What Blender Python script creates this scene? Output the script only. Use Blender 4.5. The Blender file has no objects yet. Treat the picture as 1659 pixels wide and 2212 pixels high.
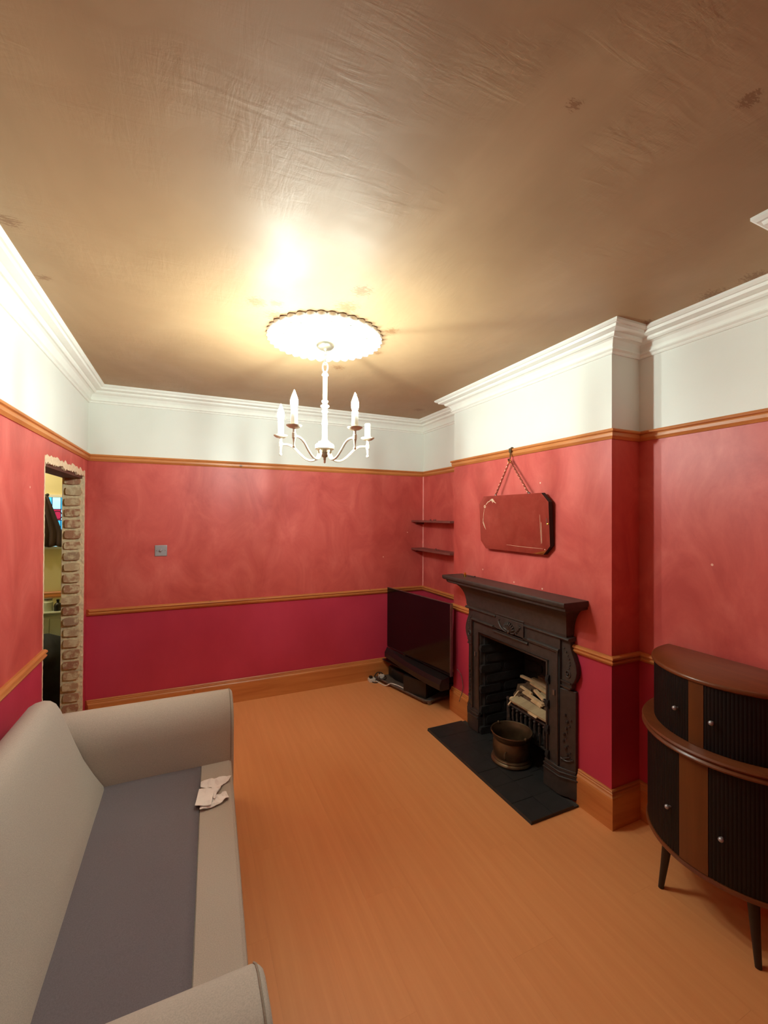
import bpy, bmesh, math, random
from mathutils import Vector, Matrix, noise
random.seed(7)
PI = math.pi
SC = bpy.context.scene
COL = SC.collection

# ------------------------------------------------------------------ camera
W, WC, Y1, Y2 = 2.835, 2.627, -0.865, -2.28      # room width, chimney face, chimney ends
ZP, ZD, ZS, ZC = 2.0, 0.855, 0.189, 2.5          # picture rail top, dado top, skirting top, ceiling
YR = -7.0                                        # wall behind the camera
F, YAW, PITCH, ROLL = 923.98, 0.4256, 0.0086, 0.0049
cam = bpy.data.cameras.new('camera')
cam.sensor_fit = 'HORIZONTAL'; cam.sensor_width = 36.0
cam.lens = F / 1659 * 36.0
cam.clip_start = 0.02
camo = bpy.data.objects.new('camera', cam); COL.objects.link(camo)
fw = Vector((math.sin(YAW)*math.cos(PITCH), math.cos(YAW)*math.cos(PITCH), math.sin(PITCH)))
rt = Vector((math.cos(YAW), -math.sin(YAW), 0)); up = rt.cross(fw)
rt, up = math.cos(ROLL)*rt + math.sin(ROLL)*up, -math.sin(ROLL)*rt + math.cos(ROLL)*up
M = Matrix((rt, up, -fw)).transposed().to_4x4()
M.translation = Vector((0.68997, -3.77073, 1.55609))
camo.matrix_world = M
SC.camera = camo

# ------------------------------------------------------------------ world, light, exposure
world = bpy.data.worlds.new('world'); SC.world = world
world.use_nodes = True
world.node_tree.nodes['Background'].inputs[0].default_value = (0.6, 0.7, 1.0, 1)
world.node_tree.nodes['Background'].inputs[1].default_value = 0.02
BULB = 720.0           # emission of a lit candle bulb
HALL_W = 13.0           # lamp of the hall beyond the opening
SC.view_settings.view_transform = 'Standard'
SC.view_settings.look = 'None'
SC.view_settings.exposure = 0.5
SC.view_settings.gamma = 1.0
SC.view_settings.use_curve_mapping = False
SC.cycles.use_denoising = True
SC.cycles.max_bounces = 10
SC.cycles.diffuse_bounces = 6
SC.cycles.glossy_bounces = 5
SC.cycles.caustics_reflective = False
SC.cycles.caustics_refractive = False
SC.cycles.sample_clamp_indirect = 6.0

def lamp(name, loc, power, size, color):
    l = bpy.data.lights.new(name, 'POINT'); l.energy = power; l.shadow_soft_size = size; l.color = color
    o = bpy.data.objects.new(name, l); o.location = loc; COL.objects.link(o)
    return o
lamp('hall_light', (-0.95, 0.55, 2.2), HALL_W, 0.06, (1.0, 0.90, 0.72))

# ------------------------------------------------------------------ materials
def srgb(r, g, b):
    f = lambda c: c/12.92 if c <= 0.04045 else ((c+0.055)/1.055)**2.4
    return (f(r/255), f(g/255), f(b/255), 1)
class NT:
    def __init__(s, name):
        s.m = bpy.data.materials.new(name); s.m.use_nodes = True
        s.t = s.m.node_tree; s.b = s.t.nodes['Principled BSDF']
    def n(s, kind, **kw):
        x = s.t.nodes.new('ShaderNode' + kind)
        for k, v in kw.items():
            if k.startswith('i'): x.inputs[int(k[1:])].default_value = v
            else: setattr(x, k, v)
        return x
    def l(s, a, b): s.t.links.new(a, b)
    def coords(s, scale=(1, 1, 1), rot=(0, 0, 0)):
        tc = s.n('TexCoord'); mp = s.n('Mapping')
        mp.inputs['Scale'].default_value = scale; mp.inputs['Rotation'].default_value = rot
        s.l(tc.outputs['Object'], mp.inputs['Vector']); return mp.outputs['Vector']
    def noise(s, vec, scale, detail=4, rough=0.55, dist=0):
        x = s.n('TexNoise'); x.inputs['Scale'].default_value = scale
        x.inputs['Detail'].default_value = detail; x.inputs['Roughness'].default_value = rough
        x.inputs['Distortion'].default_value = dist
        if vec: s.l(vec, x.inputs['Vector'])
        return x.outputs['Fac']
    def ramp(s, fac, stops):
        x = s.n('ValToRGB'); e = x.color_ramp.elements
        while len(e) < len(stops): e.new(0.5)
        for el, (p, c) in zip(e, stops): el.position = p; el.color = c if len(c) == 4 else (*c, 1)
        s.l(fac, x.inputs['Fac']); return x.outputs['Color']
    def mix(s, fac, a, b, mode='MIX'):
        x = s.n('Mix', data_type='RGBA', blend_type=mode)
        for sock, v in ((x.inputs[0], fac), (x.inputs[6], a), (x.inputs[7], b)):
            if hasattr(v, 'node'): s.l(v, sock)
            else: sock.default_value = v
        return x.outputs[2]
    def math(s, op, a, b=0.0):
        x = s.n('Math', operation=op)
        for sock, v in ((x.inputs[0], a), (x.inputs[1], b)):
            if hasattr(v, 'node'): s.l(v, sock)
            else: sock.default_value = v
        return x.outputs[0]
    def bump(s, h, strength=0.2, dist=0.01):
        x = s.n('Bump'); x.inputs['Strength'].default_value = strength; x.inputs['Distance'].default_value = dist
        s.l(h, x.inputs['Height']); s.l(x.outputs['Normal'], s.b.inputs['Normal'])
    def out(s, col=None, rough=0.5, metal=0.0, spec=None):
        if col is not None:
            if hasattr(col, 'node'): s.l(col, s.b.inputs['Base Color'])
            else: s.b.inputs['Base Color'].default_value = col
        if hasattr(rough, 'node'): s.l(rough, s.b.inputs['Roughness'])
        else: s.b.inputs['Roughness'].default_value = rough
        s.b.inputs['Metallic'].default_value = metal
        if spec is not None: s.b.inputs['Specular IOR Level'].default_value = spec
        return s.m
def scl(c, k): return (c[0]*k, c[1]*k, c[2]*k, 1)
def simple(name, c, rough=0.5, metal=0.0, vary=0.15, nscale=20, bump=0.0, bscale=200, spec=None, stretch=(1, 1, 1)):
    s = NT(name); v = s.coords(stretch); f = s.noise(v, nscale)
    col = s.ramp(f, [(0.3, scl(c, 1-vary)), (0.7, scl(c, 1+vary))])
    if bump: s.bump(s.noise(v, bscale, 3), bump, 0.004)
    return s.out(col, rough, metal, spec)
def wood(name, c1, c2, axis=1, rough=0.45, knots=False, fine=18.0):
    s = NT(name); sc = [fine]*3; sc[axis] = fine*0.07
    v = s.coords(tuple(sc)); f = s.noise(v, 1.0, 6, 0.6, 0.6)
    col = s.ramp(f, [(0.3, c1), (0.7, c2)])
    if knots:
        k = s.n('TexVoronoi'); k.inputs['Scale'].default_value = 5.5
        s.l(s.coords((1, 1, 1)), k.inputs['Vector'])
        m = s.ramp(k.outputs['Distance'], [(0.03, (1, 1, 1)), (0.085, (0, 0, 0))])
        col = s.mix(s.math('MULTIPLY', m, 0.75), col, scl(c1, 0.25))
    s.bump(f, 0.08, 0.003)
    return s.out(col, rough)

def wall_material():
    s = NT('painted_wall'); v = s.coords()
    sep = s.n('SeparateXYZ'); s.l(v, sep.inputs[0]); z = sep.outputs['Z']
    vs = s.coords((1.6, 1.6, 1.0))
    blot = s.noise(vs, 2.6, 6, 0.62, 0.8)
    fine = s.noise(v, 22, 5, 0.65)
    red = s.ramp(blot, [(0.30, srgb(186, 75, 70)), (0.50, srgb(205, 93, 85)), (0.72, srgb(221, 113, 103))])
    red = s.mix(s.math('MULTIPLY', fine, 0.35), red, srgb(190, 74, 69))
    crim = s.ramp(s.noise(vs, 2.0, 4, 0.55), [(0.3, srgb(184, 52, 76)), (0.7, srgb(198, 62, 86))])
    white = s.ramp(s.noise(v, 2.0, 3), [(0.3, srgb(226, 227, 219)), (0.7, srgb(233, 234, 227))])
    col = s.mix(s.math('GREATER_THAN', z, ZD-0.03), crim, red)
    col = s.mix(s.math('GREATER_THAN', z, ZP-0.02), col, white)
    # small dabs of filler on the red paint
    total = None
    for p in ((0, -1.238, 1.683), (2.394, 0, 1.158), (2.655, 0, 1.392), (WC, -1.796, 1.76), (WC, -1.239, 1.17),
              (WC, -1.566, 1.125), (WC, -1.813, 1.12), (W, -2.624, 1.342)):
        d = s.n('VectorMath', operation='DISTANCE'); s.l(v, d.inputs[0]); d.inputs[1].default_value = p
        h = s.math('LESS_THAN', d.outputs['Value'], 0.0055)
        total = h if total is None else s.math('MAXIMUM', total, h)
    col = s.mix(total, col, srgb(240, 190, 170))
    s.bump(s.noise(v, 60, 4), 0.10, 0.003)
    return s.out(col, 0.42, 0, 0.4)
def ceiling_material():
    s = NT('bare_skimmed_ceiling'); v = s.coords()
    big = s.noise(s.coords((1.0, 0.6, 1)), 1.6, 5, 0.6, 0.7)
    col = s.ramp(big, [(0.3, srgb(158, 127, 93)), (0.7, srgb(176, 144, 108))])
    tot = None
    for (x, y, r) in ((0.952, -1.819, .09), (1.03, -1.84, .06), (1.34, -2.10, .09), (1.545, -1.17, .085), (1.673, -1.50, .06),
                      (2.704, -2.70, .10), (2.70, -2.85, .09), (1.483, -3.064, .035), (1.836, -3.238, .05), (2.536, -0.44, .10),
                      (2.60, -0.736, .05), (2.70, -2.42, .06), (0.15, -2.02, .07), (0.15, -1.66, .05), (1.33, -1.94, .11), (1.05, -1.72, .09), (1.62, -1.80, .08)):
        d = s.n('VectorMath', operation='DISTANCE'); s.l(v, d.inputs[0]); d.inputs[1].default_value = (x, y, ZC)
        h = s.math('SUBTRACT', 1.0, s.math('DIVIDE', d.outputs['Value'], r)); h = s.math('MAXIMUM', h, 0.0)
        tot = h if tot is None else s.math('MAXIMUM', tot, h)
    st = s.noise(s.coords((26, 90, 1), (0, 0, 0.7)), 1.6, 6, 0.75)
    m = s.ramp(s.math('ADD', s.math('MULTIPLY', tot, 0.34), st), [(0.69, (0, 0, 0)), (0.75, (1, 1, 1))])
    m = s.math('MULTIPLY', m, s.ramp(tot, [(0.02, (0, 0, 0)), (0.15, (1, 1, 1))]))
    col = s.mix(s.math('MULTIPLY', m, 0.65), col, srgb(122, 80, 46))
    tr = s.noise(s.coords((3, 14, 1), (0, 0, 0.9)), 2.2, 5, 0.6, 0.5)
    tr2 = s.noise(s.coords((16, 4, 1), (0, 0, -0.3)), 2.0, 5, 0.6, 0.5)
    msk = s.ramp(s.noise(v, 2.4, 2), [(0.45, (0, 0, 0)), (0.62, (1, 1, 1))])
    h = s.math('MULTIPLY', s.math('ADD', tr, tr2), s.math('ADD', s.math('MULTIPLY', msk, 0.8), 0.08))
    s.bump(h, 0.35, 0.006)
    rg = s.ramp(s.noise(v, 3.0, 4), [(0.3, (0.48,)*3), (0.7, (0.62,)*3)])
    return s.out(col, rg, 0, 0.32)
def floor_material():
    s = NT('beech_laminate'); oi = s.n('ObjectInfo')
    f = s.noise(s.coords((26, 0.9, 1)), 1.4, 5, 0.6, 0.3)
    g = s.noise(s.coords((120, 5, 1)), 1.0, 3)
    col = s.ramp(f, [(0.3, srgb(232, 158, 98)), (0.7, srgb(240, 168, 108))])
    col = s.mix(s.math('MULTIPLY', g, 0.14), col, srgb(216, 142, 86))
    col = s.mix(s.math('MULTIPLY', oi.outputs['Random'], 0.12), col, srgb(218, 146, 90))
    return s.out(col, 0.40, 0, 0.42)
def fabric(name, c, k=0.06):
    s = NT(name); v = s.coords()
    f = s.noise(v, 320, 2); g = s.noise(v, 5, 3)
    col = s.ramp(f, [(0.3, scl(c, 1-k*2)), (0.7, scl(c, 1+k*2))])
    col = s.mix(s.math('MULTIPLY', g, 0.25), col, scl(c, 0.82))
    s.bump(f, 0.15, 0.002)
    s.b.inputs['Sheen Weight'].default_value = 0.15
    return s.out(col, 0.95, 0, 0.15)
def brick_material():
    s = NT('old_brick'); oi = s.n('ObjectInfo'); v = s.coords()
    base = s.ramp(oi.outputs['Random'], [(0.0, srgb(168, 114, 90)), (0.4, srgb(182, 138, 108)), (0.7, srgb(200, 168, 134)), (1.0, srgb(138, 100, 86))])
    smear = s.n('TexNoise', noise_dimensions='4D'); smear.inputs['Scale'].default_value = 26; smear.inputs['Detail'].default_value = 5
    s.l(v, smear.inputs['Vector']); s.l(s.math('MULTIPLY', oi.outputs['Random'], 37.0), smear.inputs['W'])
    m = s.ramp(smear.outputs['Fac'], [(0.47, (0, 0, 0)), (0.60, (1, 1, 1))])
    col = s.mix(s.math('MULTIPLY', m, 0.85), base, srgb(218, 196, 160))
    s.bump(s.noise(v, 70, 5), 0.5, 0.006)
    return s.out(col, 0.95, 0, 0.2)

MT = dict(
    wall=wall_material(), ceiling=ceiling_material(), floor=floor_material(), brick=brick_material(),
    plaster=simple('raw_plaster', srgb(226, 200, 168), 0.9, vary=0.12, nscale=40, bump=0.5, bscale=60),
    mortar=simple('lime_mortar', srgb(222, 200, 164), 0.95, vary=0.2, nscale=50, bump=0.6, bscale=90),
    white=simple('white_gloss_plaster', srgb(238, 238, 230), 0.5, vary=0.02, bump=0.05, bscale=60),
    rose=simple('white_rose_plaster', srgb(238, 238, 230), 0.55, vary=0.02),
    pine=wood('varnished_pine', srgb(182, 106, 54), srgb(210, 138, 76), 1, 0.4, True),
    pinex=wood('varnished_pine_across', srgb(182, 106, 54), srgb(210, 138, 76), 0, 0.4, True),
    lintel=simple('brown_lintel', srgb(96, 58, 46), 0.8, vary=0.2),
    sofa=fabric('oatmeal_sofa_weave', srgb(186, 177, 165)),
    sofa_grey=fabric('grey_platform_cloth', srgb(118, 113, 119)),
    piping=fabric('seam_piping_cloth', srgb(150, 140, 126)),  # sofa arm seams, a darker cloth than the oatmeal weave
    iron=simple('blackleaded_iron', srgb(64, 56, 52), 0.45, 0.12, vary=0.2, nscale=30, bump=0.12, bscale=150),
    slate=simple('black_hearth_tile', srgb(42, 42, 42), 0.5, vary=0.2, nscale=12, bump=0.1, bscale=50),
    grout=simple('dark_grout', srgb(60, 58, 56), 0.9),
    soot=simple('sooty_brick', srgb(31, 28, 27), 0.9, vary=0.45, nscale=14, bump=0.5, bscale=60),
    brass=simple('tarnished_brass', srgb(112, 92, 68), 0.42, 0.75, vary=0.35, nscale=9),
    polished=simple('polished_brass', srgb(240, 200, 90), 0.18, 1.0, vary=0.05),
    screen=simple('dark_screen_glass', srgb(14, 12, 15), 0.12, vary=0.05),
    bplastic=simple('black_plastic', srgb(24, 23, 23), 0.35, vary=0.1),
    bcloth=simple('black_speaker_wood', srgb(30, 26, 23), 0.55, vary=0.2, nscale=30),
    silver=simple('grey_metal_trim', srgb(130, 126, 124), 0.35, 0.8),
    tray=simple('grey_painted_tray', srgb(104, 94, 84), 0.5, 0.2),
    chrome=simple('satin_chrome', srgb(176, 176, 180), 0.40, 0.6, vary=0.06),
    nickel=simple('champagne_nickel', srgb(188, 180, 156), 0.3, 0.85, vary=0.04),
    cream=simple('cream_enamel', srgb(232, 226, 204), 0.4, vary=0.03),
    tube=simple('white_candle_sleeve', srgb(240, 238, 226), 0.4, vary=0.02),
    backing=simple('dark_mirror_backing', srgb(34, 26, 24), 0.7),
    etch=simple('etched_frost', srgb(226, 190, 160), 0.7, vary=0.02),
    chain=simple('copper_chain', srgb(190, 116, 96), 0.3, 0.8, vary=0.2, nscale=80),
    teak=wood('teak_veneer', srgb(90, 48, 20), srgb(112, 62, 28), 2, 0.32),
    teak_top=wood('teak_top_veneer', srgb(100, 52, 28), srgb(124, 70, 38), 1, 0.3),
    tambour=simple('ebonised_tambour', srgb(15, 12, 12), 0.5, vary=0.2, spec=0.3),
    ebony=simple('ebonised_leg', srgb(30, 20, 16), 0.4, vary=0.2),
    shelf=simple('painted_shelf', srgb(128, 72, 66), 0.5, vary=0.15, nscale=20),
    paper=simple('white_tissue', srgb(248, 246, 244), 0.9, vary=0.04, bump=0.25, bscale=120),
    logbark=simple('brown_log', srgb(104, 78, 56), 0.9, vary=0.4, nscale=40, bump=0.6, bscale=80),
    palewood=wood('split_pale_wood', srgb(210, 176, 130), srgb(238, 208, 166), 0, 0.8),
    greywood=wood('weathered_board', srgb(168, 146, 112), srgb(196, 174, 136), 0, 0.85),
    wplastic=simple('white_plastic', srgb(226, 220, 208), 0.4, vary=0.03),
    gcable=simple('grey_cable', srgb(96, 90, 84), 0.5),
    hallwall=simple('yellow_cream_paint', srgb(216, 206, 160), 0.7, vary=0.03, nscale=3),
    hallmint=simple('pale_mint_paint', srgb(206, 216, 200), 0.5, vary=0.04),
    hallfloor=simple('dark_hall_floor', srgb(70, 56, 44), 0.6),
    curtain=simple('dark_brown_curtain', srgb(58, 40, 32), 0.8, vary=0.3, nscale=14, stretch=(3, 3, 0.4)),
    darkcloth=simple('navy_black_cloth', srgb(40, 44, 52), 0.85, vary=0.35, nscale=9),
    lead=simple('window_lead', srgb(40, 60, 80), 0.5),
    caulk=simple('pale_pink_filler', srgb(232, 150, 140), 0.6),
    wire=simple('dark_wire', srgb(40, 30, 26), 0.5),
)
def emitter(name, c, strength):
    s = NT(name); s.b.inputs['Emission Color'].default_value = c; s.b.inputs['Emission Strength'].default_value = strength
    return s.out(c, 0.4)
MT['lit'] = emitter('lit_bulb_glass', (0.86, 1.0, 0.93, 1), BULB)
MT['unlit'] = simple('unlit_opal_bulb', srgb(244, 242, 234), 0.2, vary=0.01)
MT['cyan'] = emitter('cyan_daylit_pane', srgb(70, 190, 250), 0.9)
MT['sky'] = emitter('pale_daylit_pane', srgb(170, 220, 250), 0.9)
MT['redpane'] = emitter('red_daylit_pane', srgb(196, 50, 90), 0.6)
def mirror_mat():
    s = NT('aged_mirror_silver'); f = s.noise(s.coords(), 30, 3)
    return s.out(s.ramp(f, [(0.3, srgb(214, 198, 184)), (0.7, srgb(222, 206, 192))]), 0.03, 1.0)
MT['mirror'] = mirror_mat()

# ------------------------------------------------------------------ mesh helpers
class MB:
    def __init__(s): s.v = []; s.f = []; s.sm = []
    def add(s, vs, fs, smooth=False):
        o = len(s.v); s.v += [tuple(v) for v in vs]
        for f in fs: s.f.append(tuple(i+o for i in f)); s.sm.append(smooth)
        return s
    def box(s, a, b, rot=None, at=None):
        vs = [Vector((x, y, z)) for x in (a[0], b[0]) for y in (a[1], b[1]) for z in (a[2], b[2])]
        if rot is not None: vs = [rot @ v for v in vs]
        if at is not None: vs = [v + Vector(at) for v in vs]
        return s.add(vs, [(0, 1, 3, 2), (4, 6, 7, 5), (0, 4, 5, 1), (2, 3, 7, 6), (0, 2, 6, 4), (1, 5, 7, 3)])
    def prism(s, poly, axis, lo, hi, smooth=False):
        """poly: 2D points in the other two axes in order (x,y) / (x,z) / (y,z)"""
        n = len(poly)
        def p(a, b, c): return {0: (c, a, b), 1: (a, c, b), 2: (a, b, c)}[axis]
        vs = [p(a, b, lo) for a, b in poly] + [p(a, b, hi) for a, b in poly]
        s.add(vs, [tuple(range(n-1, -1, -1)), tuple(range(n, 2*n))])
        o = len(s.v) - 2*n
        for i in range(n):
            j = (i+1) % n; s.f.append((o+i, o+j, o+n+j, o+n+i)); s.sm.append(smooth)
        return s
    def lathe(s, prof, c=(0, 0, 0), n=24, a0=0.0, a1=2*PI, sx=1.0, sy=1.0, smooth=True):
        full = abs(a1-a0-2*PI) < 1e-6; m = n if full else n+1
        vs = []
        for r, z in prof:
            for k in range(m):
                a = a0 + (a1-a0)*k/n
                vs.append((c[0]+r*math.cos(a)*sx, c[1]+r*math.sin(a)*sy, c[2]+z))
        fs = []
        for i in range(len(prof)-1):
            for k in range(n):
                k2 = (k+1) % m
                fs.append((i*m+k, i*m+k2, (i+1)*m+k2, (i+1)*m+k))
        return s.add(vs, fs, smooth)
    def tube(s, pts, r, n=8, cap=True, flat=1.0):
        pts = [Vector(p) for p in pts]; vs = []; prev = None
        for i, p in enumerate(pts):
            t = (pts[min(i+1, len(pts)-1)] - pts[max(i-1, 0)]).normalized()
            if prev is None:
                u = t.orthogonal().normalized()
            else:
                u = (prev - t*prev.dot(t)).normalized()
            prev = u; w = t.cross(u); rr = r[i] if isinstance(r, (list, tuple)) else r
            for k in range(n):
                a = 2*PI*k/n; vs.append(p + u*math.cos(a)*rr + w*math.sin(a)*rr*flat)
        fs = [(i*n+k, i*n+(k+1) % n, (i+1)*n+(k+1) % n, (i+1)*n+k) for i in range(len(pts)-1) for k in range(n)]
        s.add(vs, fs, True)
        if cap:
            o = len(s.v)-len(vs); s.f += [tuple(o+k for k in range(n-1, -1, -1)), tuple(o+(len(pts)-1)*n+k for k in range(n))]; s.sm += [False, False]
        return s
    def ball(s, c, r, n=10, sc=(1, 1, 1)):
        m = n//2
        vs = [(c[0]+r*sc[0]*math.sin(PI*i/m)*math.cos(2*PI*k/n), c[1]+r*sc[1]*math.sin(PI*i/m)*math.sin(2*PI*k/n), c[2]+r*sc[2]*math.cos(PI*i/m)) for i in range(m+1) for k in range(n)]
        fs = [(i*n+k, (i+1)*n+k, (i+1)*n+(k+1) % n, i*n+(k+1) % n) for i in range(m) for k in range(n)]
        return s.add(vs, fs, True)
    def mesh(s, name, m, off=(0, 0, 0), autos=35):
        me = bpy.data.meshes.new(name)
        me.from_pydata([(v[0]-off[0], v[1]-off[1], v[2]-off[2]) for v in s.v], [], s.f)
        bm = bmesh.new(); bm.from_mesh(me)
        bmesh.ops.remove_doubles(bm, verts=bm.verts, dist=1e-6)
        bmesh.ops.recalc_face_normals(bm, faces=bm.faces)
        bm.to_mesh(me); bm.free()
        if any(s.sm):
            me.polygons.foreach_set('use_smooth', [True]*len(me.polygons)); me.set_sharp_from_angle(angle=math.radians(autos))
        if m: me.materials.append(MT[m])
        return me
    def build(s, name, m, parent=None, bev=0.0, seg=2, sub=0, label=None, kind=None, autos=35):
        off = world_of(parent)
        o = bpy.data.objects.new(name, s.mesh(name, m, off, autos)); COL.objects.link(o)
        if parent: o.parent = parent
        if bev:
            b = o.modifiers.new('bevel', 'BEVEL'); b.width = bev; b.segments = seg; b.limit_method = 'ANGLE'; b.angle_limit = math.radians(40)
            o.data.polygons.foreach_set('use_smooth', [True]*len(o.data.polygons)); b.harden_normals = False
            o.data.set_sharp_from_angle(angle=math.radians(50))
        if label: o['label'] = label
        if kind: o['kind'] = kind
        return o
def world_of(o):
    v = Vector((0, 0, 0))
    while o: v += o.location; o = o.parent
    return v
def thing(name, label, cat, loc, group=None):
    o = bpy.data.objects.new(name, None); o.location = loc; o.empty_display_size = 0.05; COL.objects.link(o)
    return tag(o, label, cat, group)
def tag(o, label, cat, group=None):
    o['label'] = label; o['category'] = cat
    if group: o['group'] = group
    return o
def piece(name, me, loc, rot=(0, 0, 0), scale=(1, 1, 1), parent=None):
    o = bpy.data.objects.new(name, me); COL.objects.link(o)
    o.parent = parent; o.location = Vector(loc) - world_of(parent); o.rotation_euler = rot; o.scale = scale
    return o
def spline(pts, n=6):
    P = [Vector(p) for p in pts]; out = []
    for i in range(len(P)-1):
        a, b, c, d = P[max(i-1, 0)], P[i], P[i+1], P[min(i+2, len(P)-1)]
        for k in range(n):
            t = k/n
            out.append(0.5*((2*b) + (c-a)*t + (2*a-5*b+4*c-d)*t*t + (3*b-a-3*c+d)*t*t*t))
    return out + [P[-1]]
def struct(o, label=None):
    o['kind'] = 'structure'
    if label: o['label'] = label
    return o

# ------------------------------------------------------------------ room shell
OY0, OY1, OZ = -1.018, -0.10, 1.845                    # knocked-through opening in the left wall
def poly_extrude(poly, axis, lo, hi, name, m):
    # concave-safe prism: triangulated caps
    from mathutils.geometry import tessellate_polygon
    n = len(poly)
    def p(a, b, c): return (c, a, b) if axis == 0 else ((a, c, b) if axis == 1 else (a, b, c))
    mb = MB(); vs = [p(a, b, lo) for a, b in poly] + [p(a, b, hi) for a, b in poly]
    tris = tessellate_polygon([[Vector((a, b, 0)) for a, b in poly]])
    mb.add(vs, [tuple(t) for t in tris] + [tuple(i+n for i in t) for t in tris] + [(i, (i+1) % n, n+(i+1) % n, n+i) for i in range(n)])
    return mb.build(name, m)
wall_left = struct(poly_extrude([(YR, 0), (OY0, 0), (OY0, OZ), (OY1, OZ), (OY1, 0), (0.0, 0), (0.0, ZC), (YR, ZC)], 0, -0.13, 0.0, 'wall_left', 'wall'))
wall_back = struct(MB().box((-0.13, 0, 0), (W+0.12, 0.12, ZC)).build('wall_back', 'wall'))
struct(MB().box((W, Y1, 0), (W+0.12, 0, ZC)).build('wall_alcove_left', 'wall'))
struct(MB().box((W, YR, 0), (W+0.12, Y2, ZC)).build('wall_alcove_right', 'wall'))
FO0, FO1, FOZ = -1.30, -1.91, 0.73
wall_chimney = struct(poly_extrude([(Y1, 0), (FO0, 0), (FO0, FOZ), (FO1, FOZ), (FO1, 0), (Y2, 0), (Y2, ZC), (Y1, ZC)], 0, WC, W+0.12, 'wall_chimney', 'wall'))
struct(MB().box((-0.13, YR-0.12, 0), (W+0.12, YR, ZC)).build('wall_front', 'wall'))
struct(MB().box((2.41, -3.55, 0), (W, -3.142, ZC)).build('wall_pier', 'wall'))
struct(MB().box((-0.13, YR-0.12, ZC), (W+0.12, 0.12, ZC+0.08)).build('ceiling', 'ceiling'))
floor = struct(MB().box((-0.13, YR-0.12, -0.08), (W+0.12, 0.12, -0.012)).build('floor', 'grout'))
# laminate boards, one by one
PW, PL = 0.193, 1.29
plank = MB().box((-PW/2+.00012, -PL/2+.00012, -0.012), (PW/2-.00012, PL/2-.00012, 0)).mesh('plank', 'floor')
x = PW/2; r = 0
while x < W - 0.02:
    y = 0.0 - PL/2 + (0.43*r % PL)
    while y > -4.3 - PL/2:
        y0, y1 = max(y-PL/2, YR), min(y+PL/2, -0.0)
        xr = min(PW, W - (x-PW/2))
        if y1 - y0 > 0.05:
            piece('plank', plank, (x-PW/2+xr/2, (y0+y1)/2, 0), (0, 0, 0), (xr/PW, (y1-y0)/PL, 1), floor)
        y -= PL
    x += PW; r += 1

# mitred mouldings round the room: (projection from wall, height)
PATH = [(0, YR), (0, 0), (W, 0), (W, Y1), (WC, Y1), (WC, Y2), (W, Y2), (W, -3.142), (2.41, -3.142), (2.41, -3.55)]
def offset_pt(i, d):
    def nrm(a, b):
        v = Vector((b[0]-a[0], b[1]-a[1])).normalized(); return Vector((v.y, -v.x))   # interior lies to the right
    p = Vector(PATH[i])
    ns = []
    if i > 0: ns.append(nrm(PATH[i-1], PATH[i]))
    if i < len(PATH)-1: ns.append(nrm(PATH[i], PATH[i+1]))
    if len(ns) == 1: return p + ns[0]*d
    return p + (ns[0]+ns[1])*d                         # right-angled corners
def moulding(name, prof, m, segs, smooth=False, cut=None):
    for i in segs:
        vs = []; n = len(prof)
        for k in (i, i+1):
            for d, z in prof:
                q = offset_pt(k, d)
                if cut and k in cut: q = Vector((q.x if cut[k][0] is None else cut[k][0], q.y if cut[k][1] is None else cut[k][1]))
                vs.append((q.x, q.y, z))
        mb = MB().add(vs, [(j, (j+1) % n, n+(j+1) % n, n+j) for j in range(n)], smooth).add(vs[:n], [tuple(range(n))]).add(vs[n:], [tuple(range(n-1, -1, -1))])
        mm = m
        if m == 'pine' and abs(PATH[i][0]-PATH[i+1][0]) > 0.01: mm = 'pinex'
        o = mb.build(name() if callable(name) else name, mm, autos=28); o['kind'] = 'structure'
tn = [0]
def trim():
    tn[0] += 1; return 'trim_%d' % tn[0]
bn = {0: 'baseboard_left', 1: 'baseboard_back', 2: 'baseboard_alcove_left', 3: 'baseboard_chimney_left', 4: 'baseboard_chimney', 5: 'baseboard_chimney_right', 6: 'baseboard_alcove_right', 7: 'baseboard_pier', 8: 'baseboard_pier_end'}
cornice = [(0, ZC), (0.118, ZC), (0.118, ZC-.010), (0.108, ZC-.018), (0.098, ZC-.018), (0.094, ZC-.030), (0.068, ZC-.036), (0.060, ZC-.036), (0.058, ZC-.046), (0.050, ZC-.054), (0.040, ZC-.054), (0.030, ZC-.060),
           (0.020, ZC-.078), (0.014, ZC-.092), (0.022, ZC-.094), (0.022, ZC-.101), (0.012, ZC-.108), (0.012, ZC-.114), (0.008, ZC-.120), (0.0, ZC-.120)]
moulding(trim, cornice, 'white', range(0, 9))
rail = [(0, ZP), (0.020, ZP), (0.024, ZP-.006), (0.022, ZP-.013), (0.014, ZP-.017), (0.016, ZP-.022), (0.016, ZP-.036), (0.010, ZP-.044), (0.006, ZP-.050), (0, ZP-.050)]
moulding(trim, rail, 'pine', range(0, 9))
dado = [(0, ZD), (0.012, ZD), (0.022, ZD-.006), (0.024, ZD-.013), (0.016, ZD-.018), (0.014, ZD-.024), (0.022, ZD-.030), (0.018, ZD-.038), (0.010, ZD-.046), (0, ZD-.050)]
moulding(trim, dado, 'pine', (0,), cut={1: (None, OY0-.004)})
moulding(trim, dado, 'pine', (1, 2, 3, 5, 6, 7, 8))
moulding(trim, dado, 'pine', (4,), cut=None) if False else None
skirt = [(0, ZS), (0.008, ZS), (0.012, ZS-.006), (0.010, ZS-.012), (0.014, ZS-.016), (0.014, ZS-.024), (0.020, ZS-.032), (0.022, ZS-.040), (0.022, 0), (0, 0)]
for i in (0, 1, 2, 3, 5, 6, 7, 8):
    moulding(bn[i], skirt, 'pine', (i,), cut={1: (None, OY0-.006)} if i == 0 else None)
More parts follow.
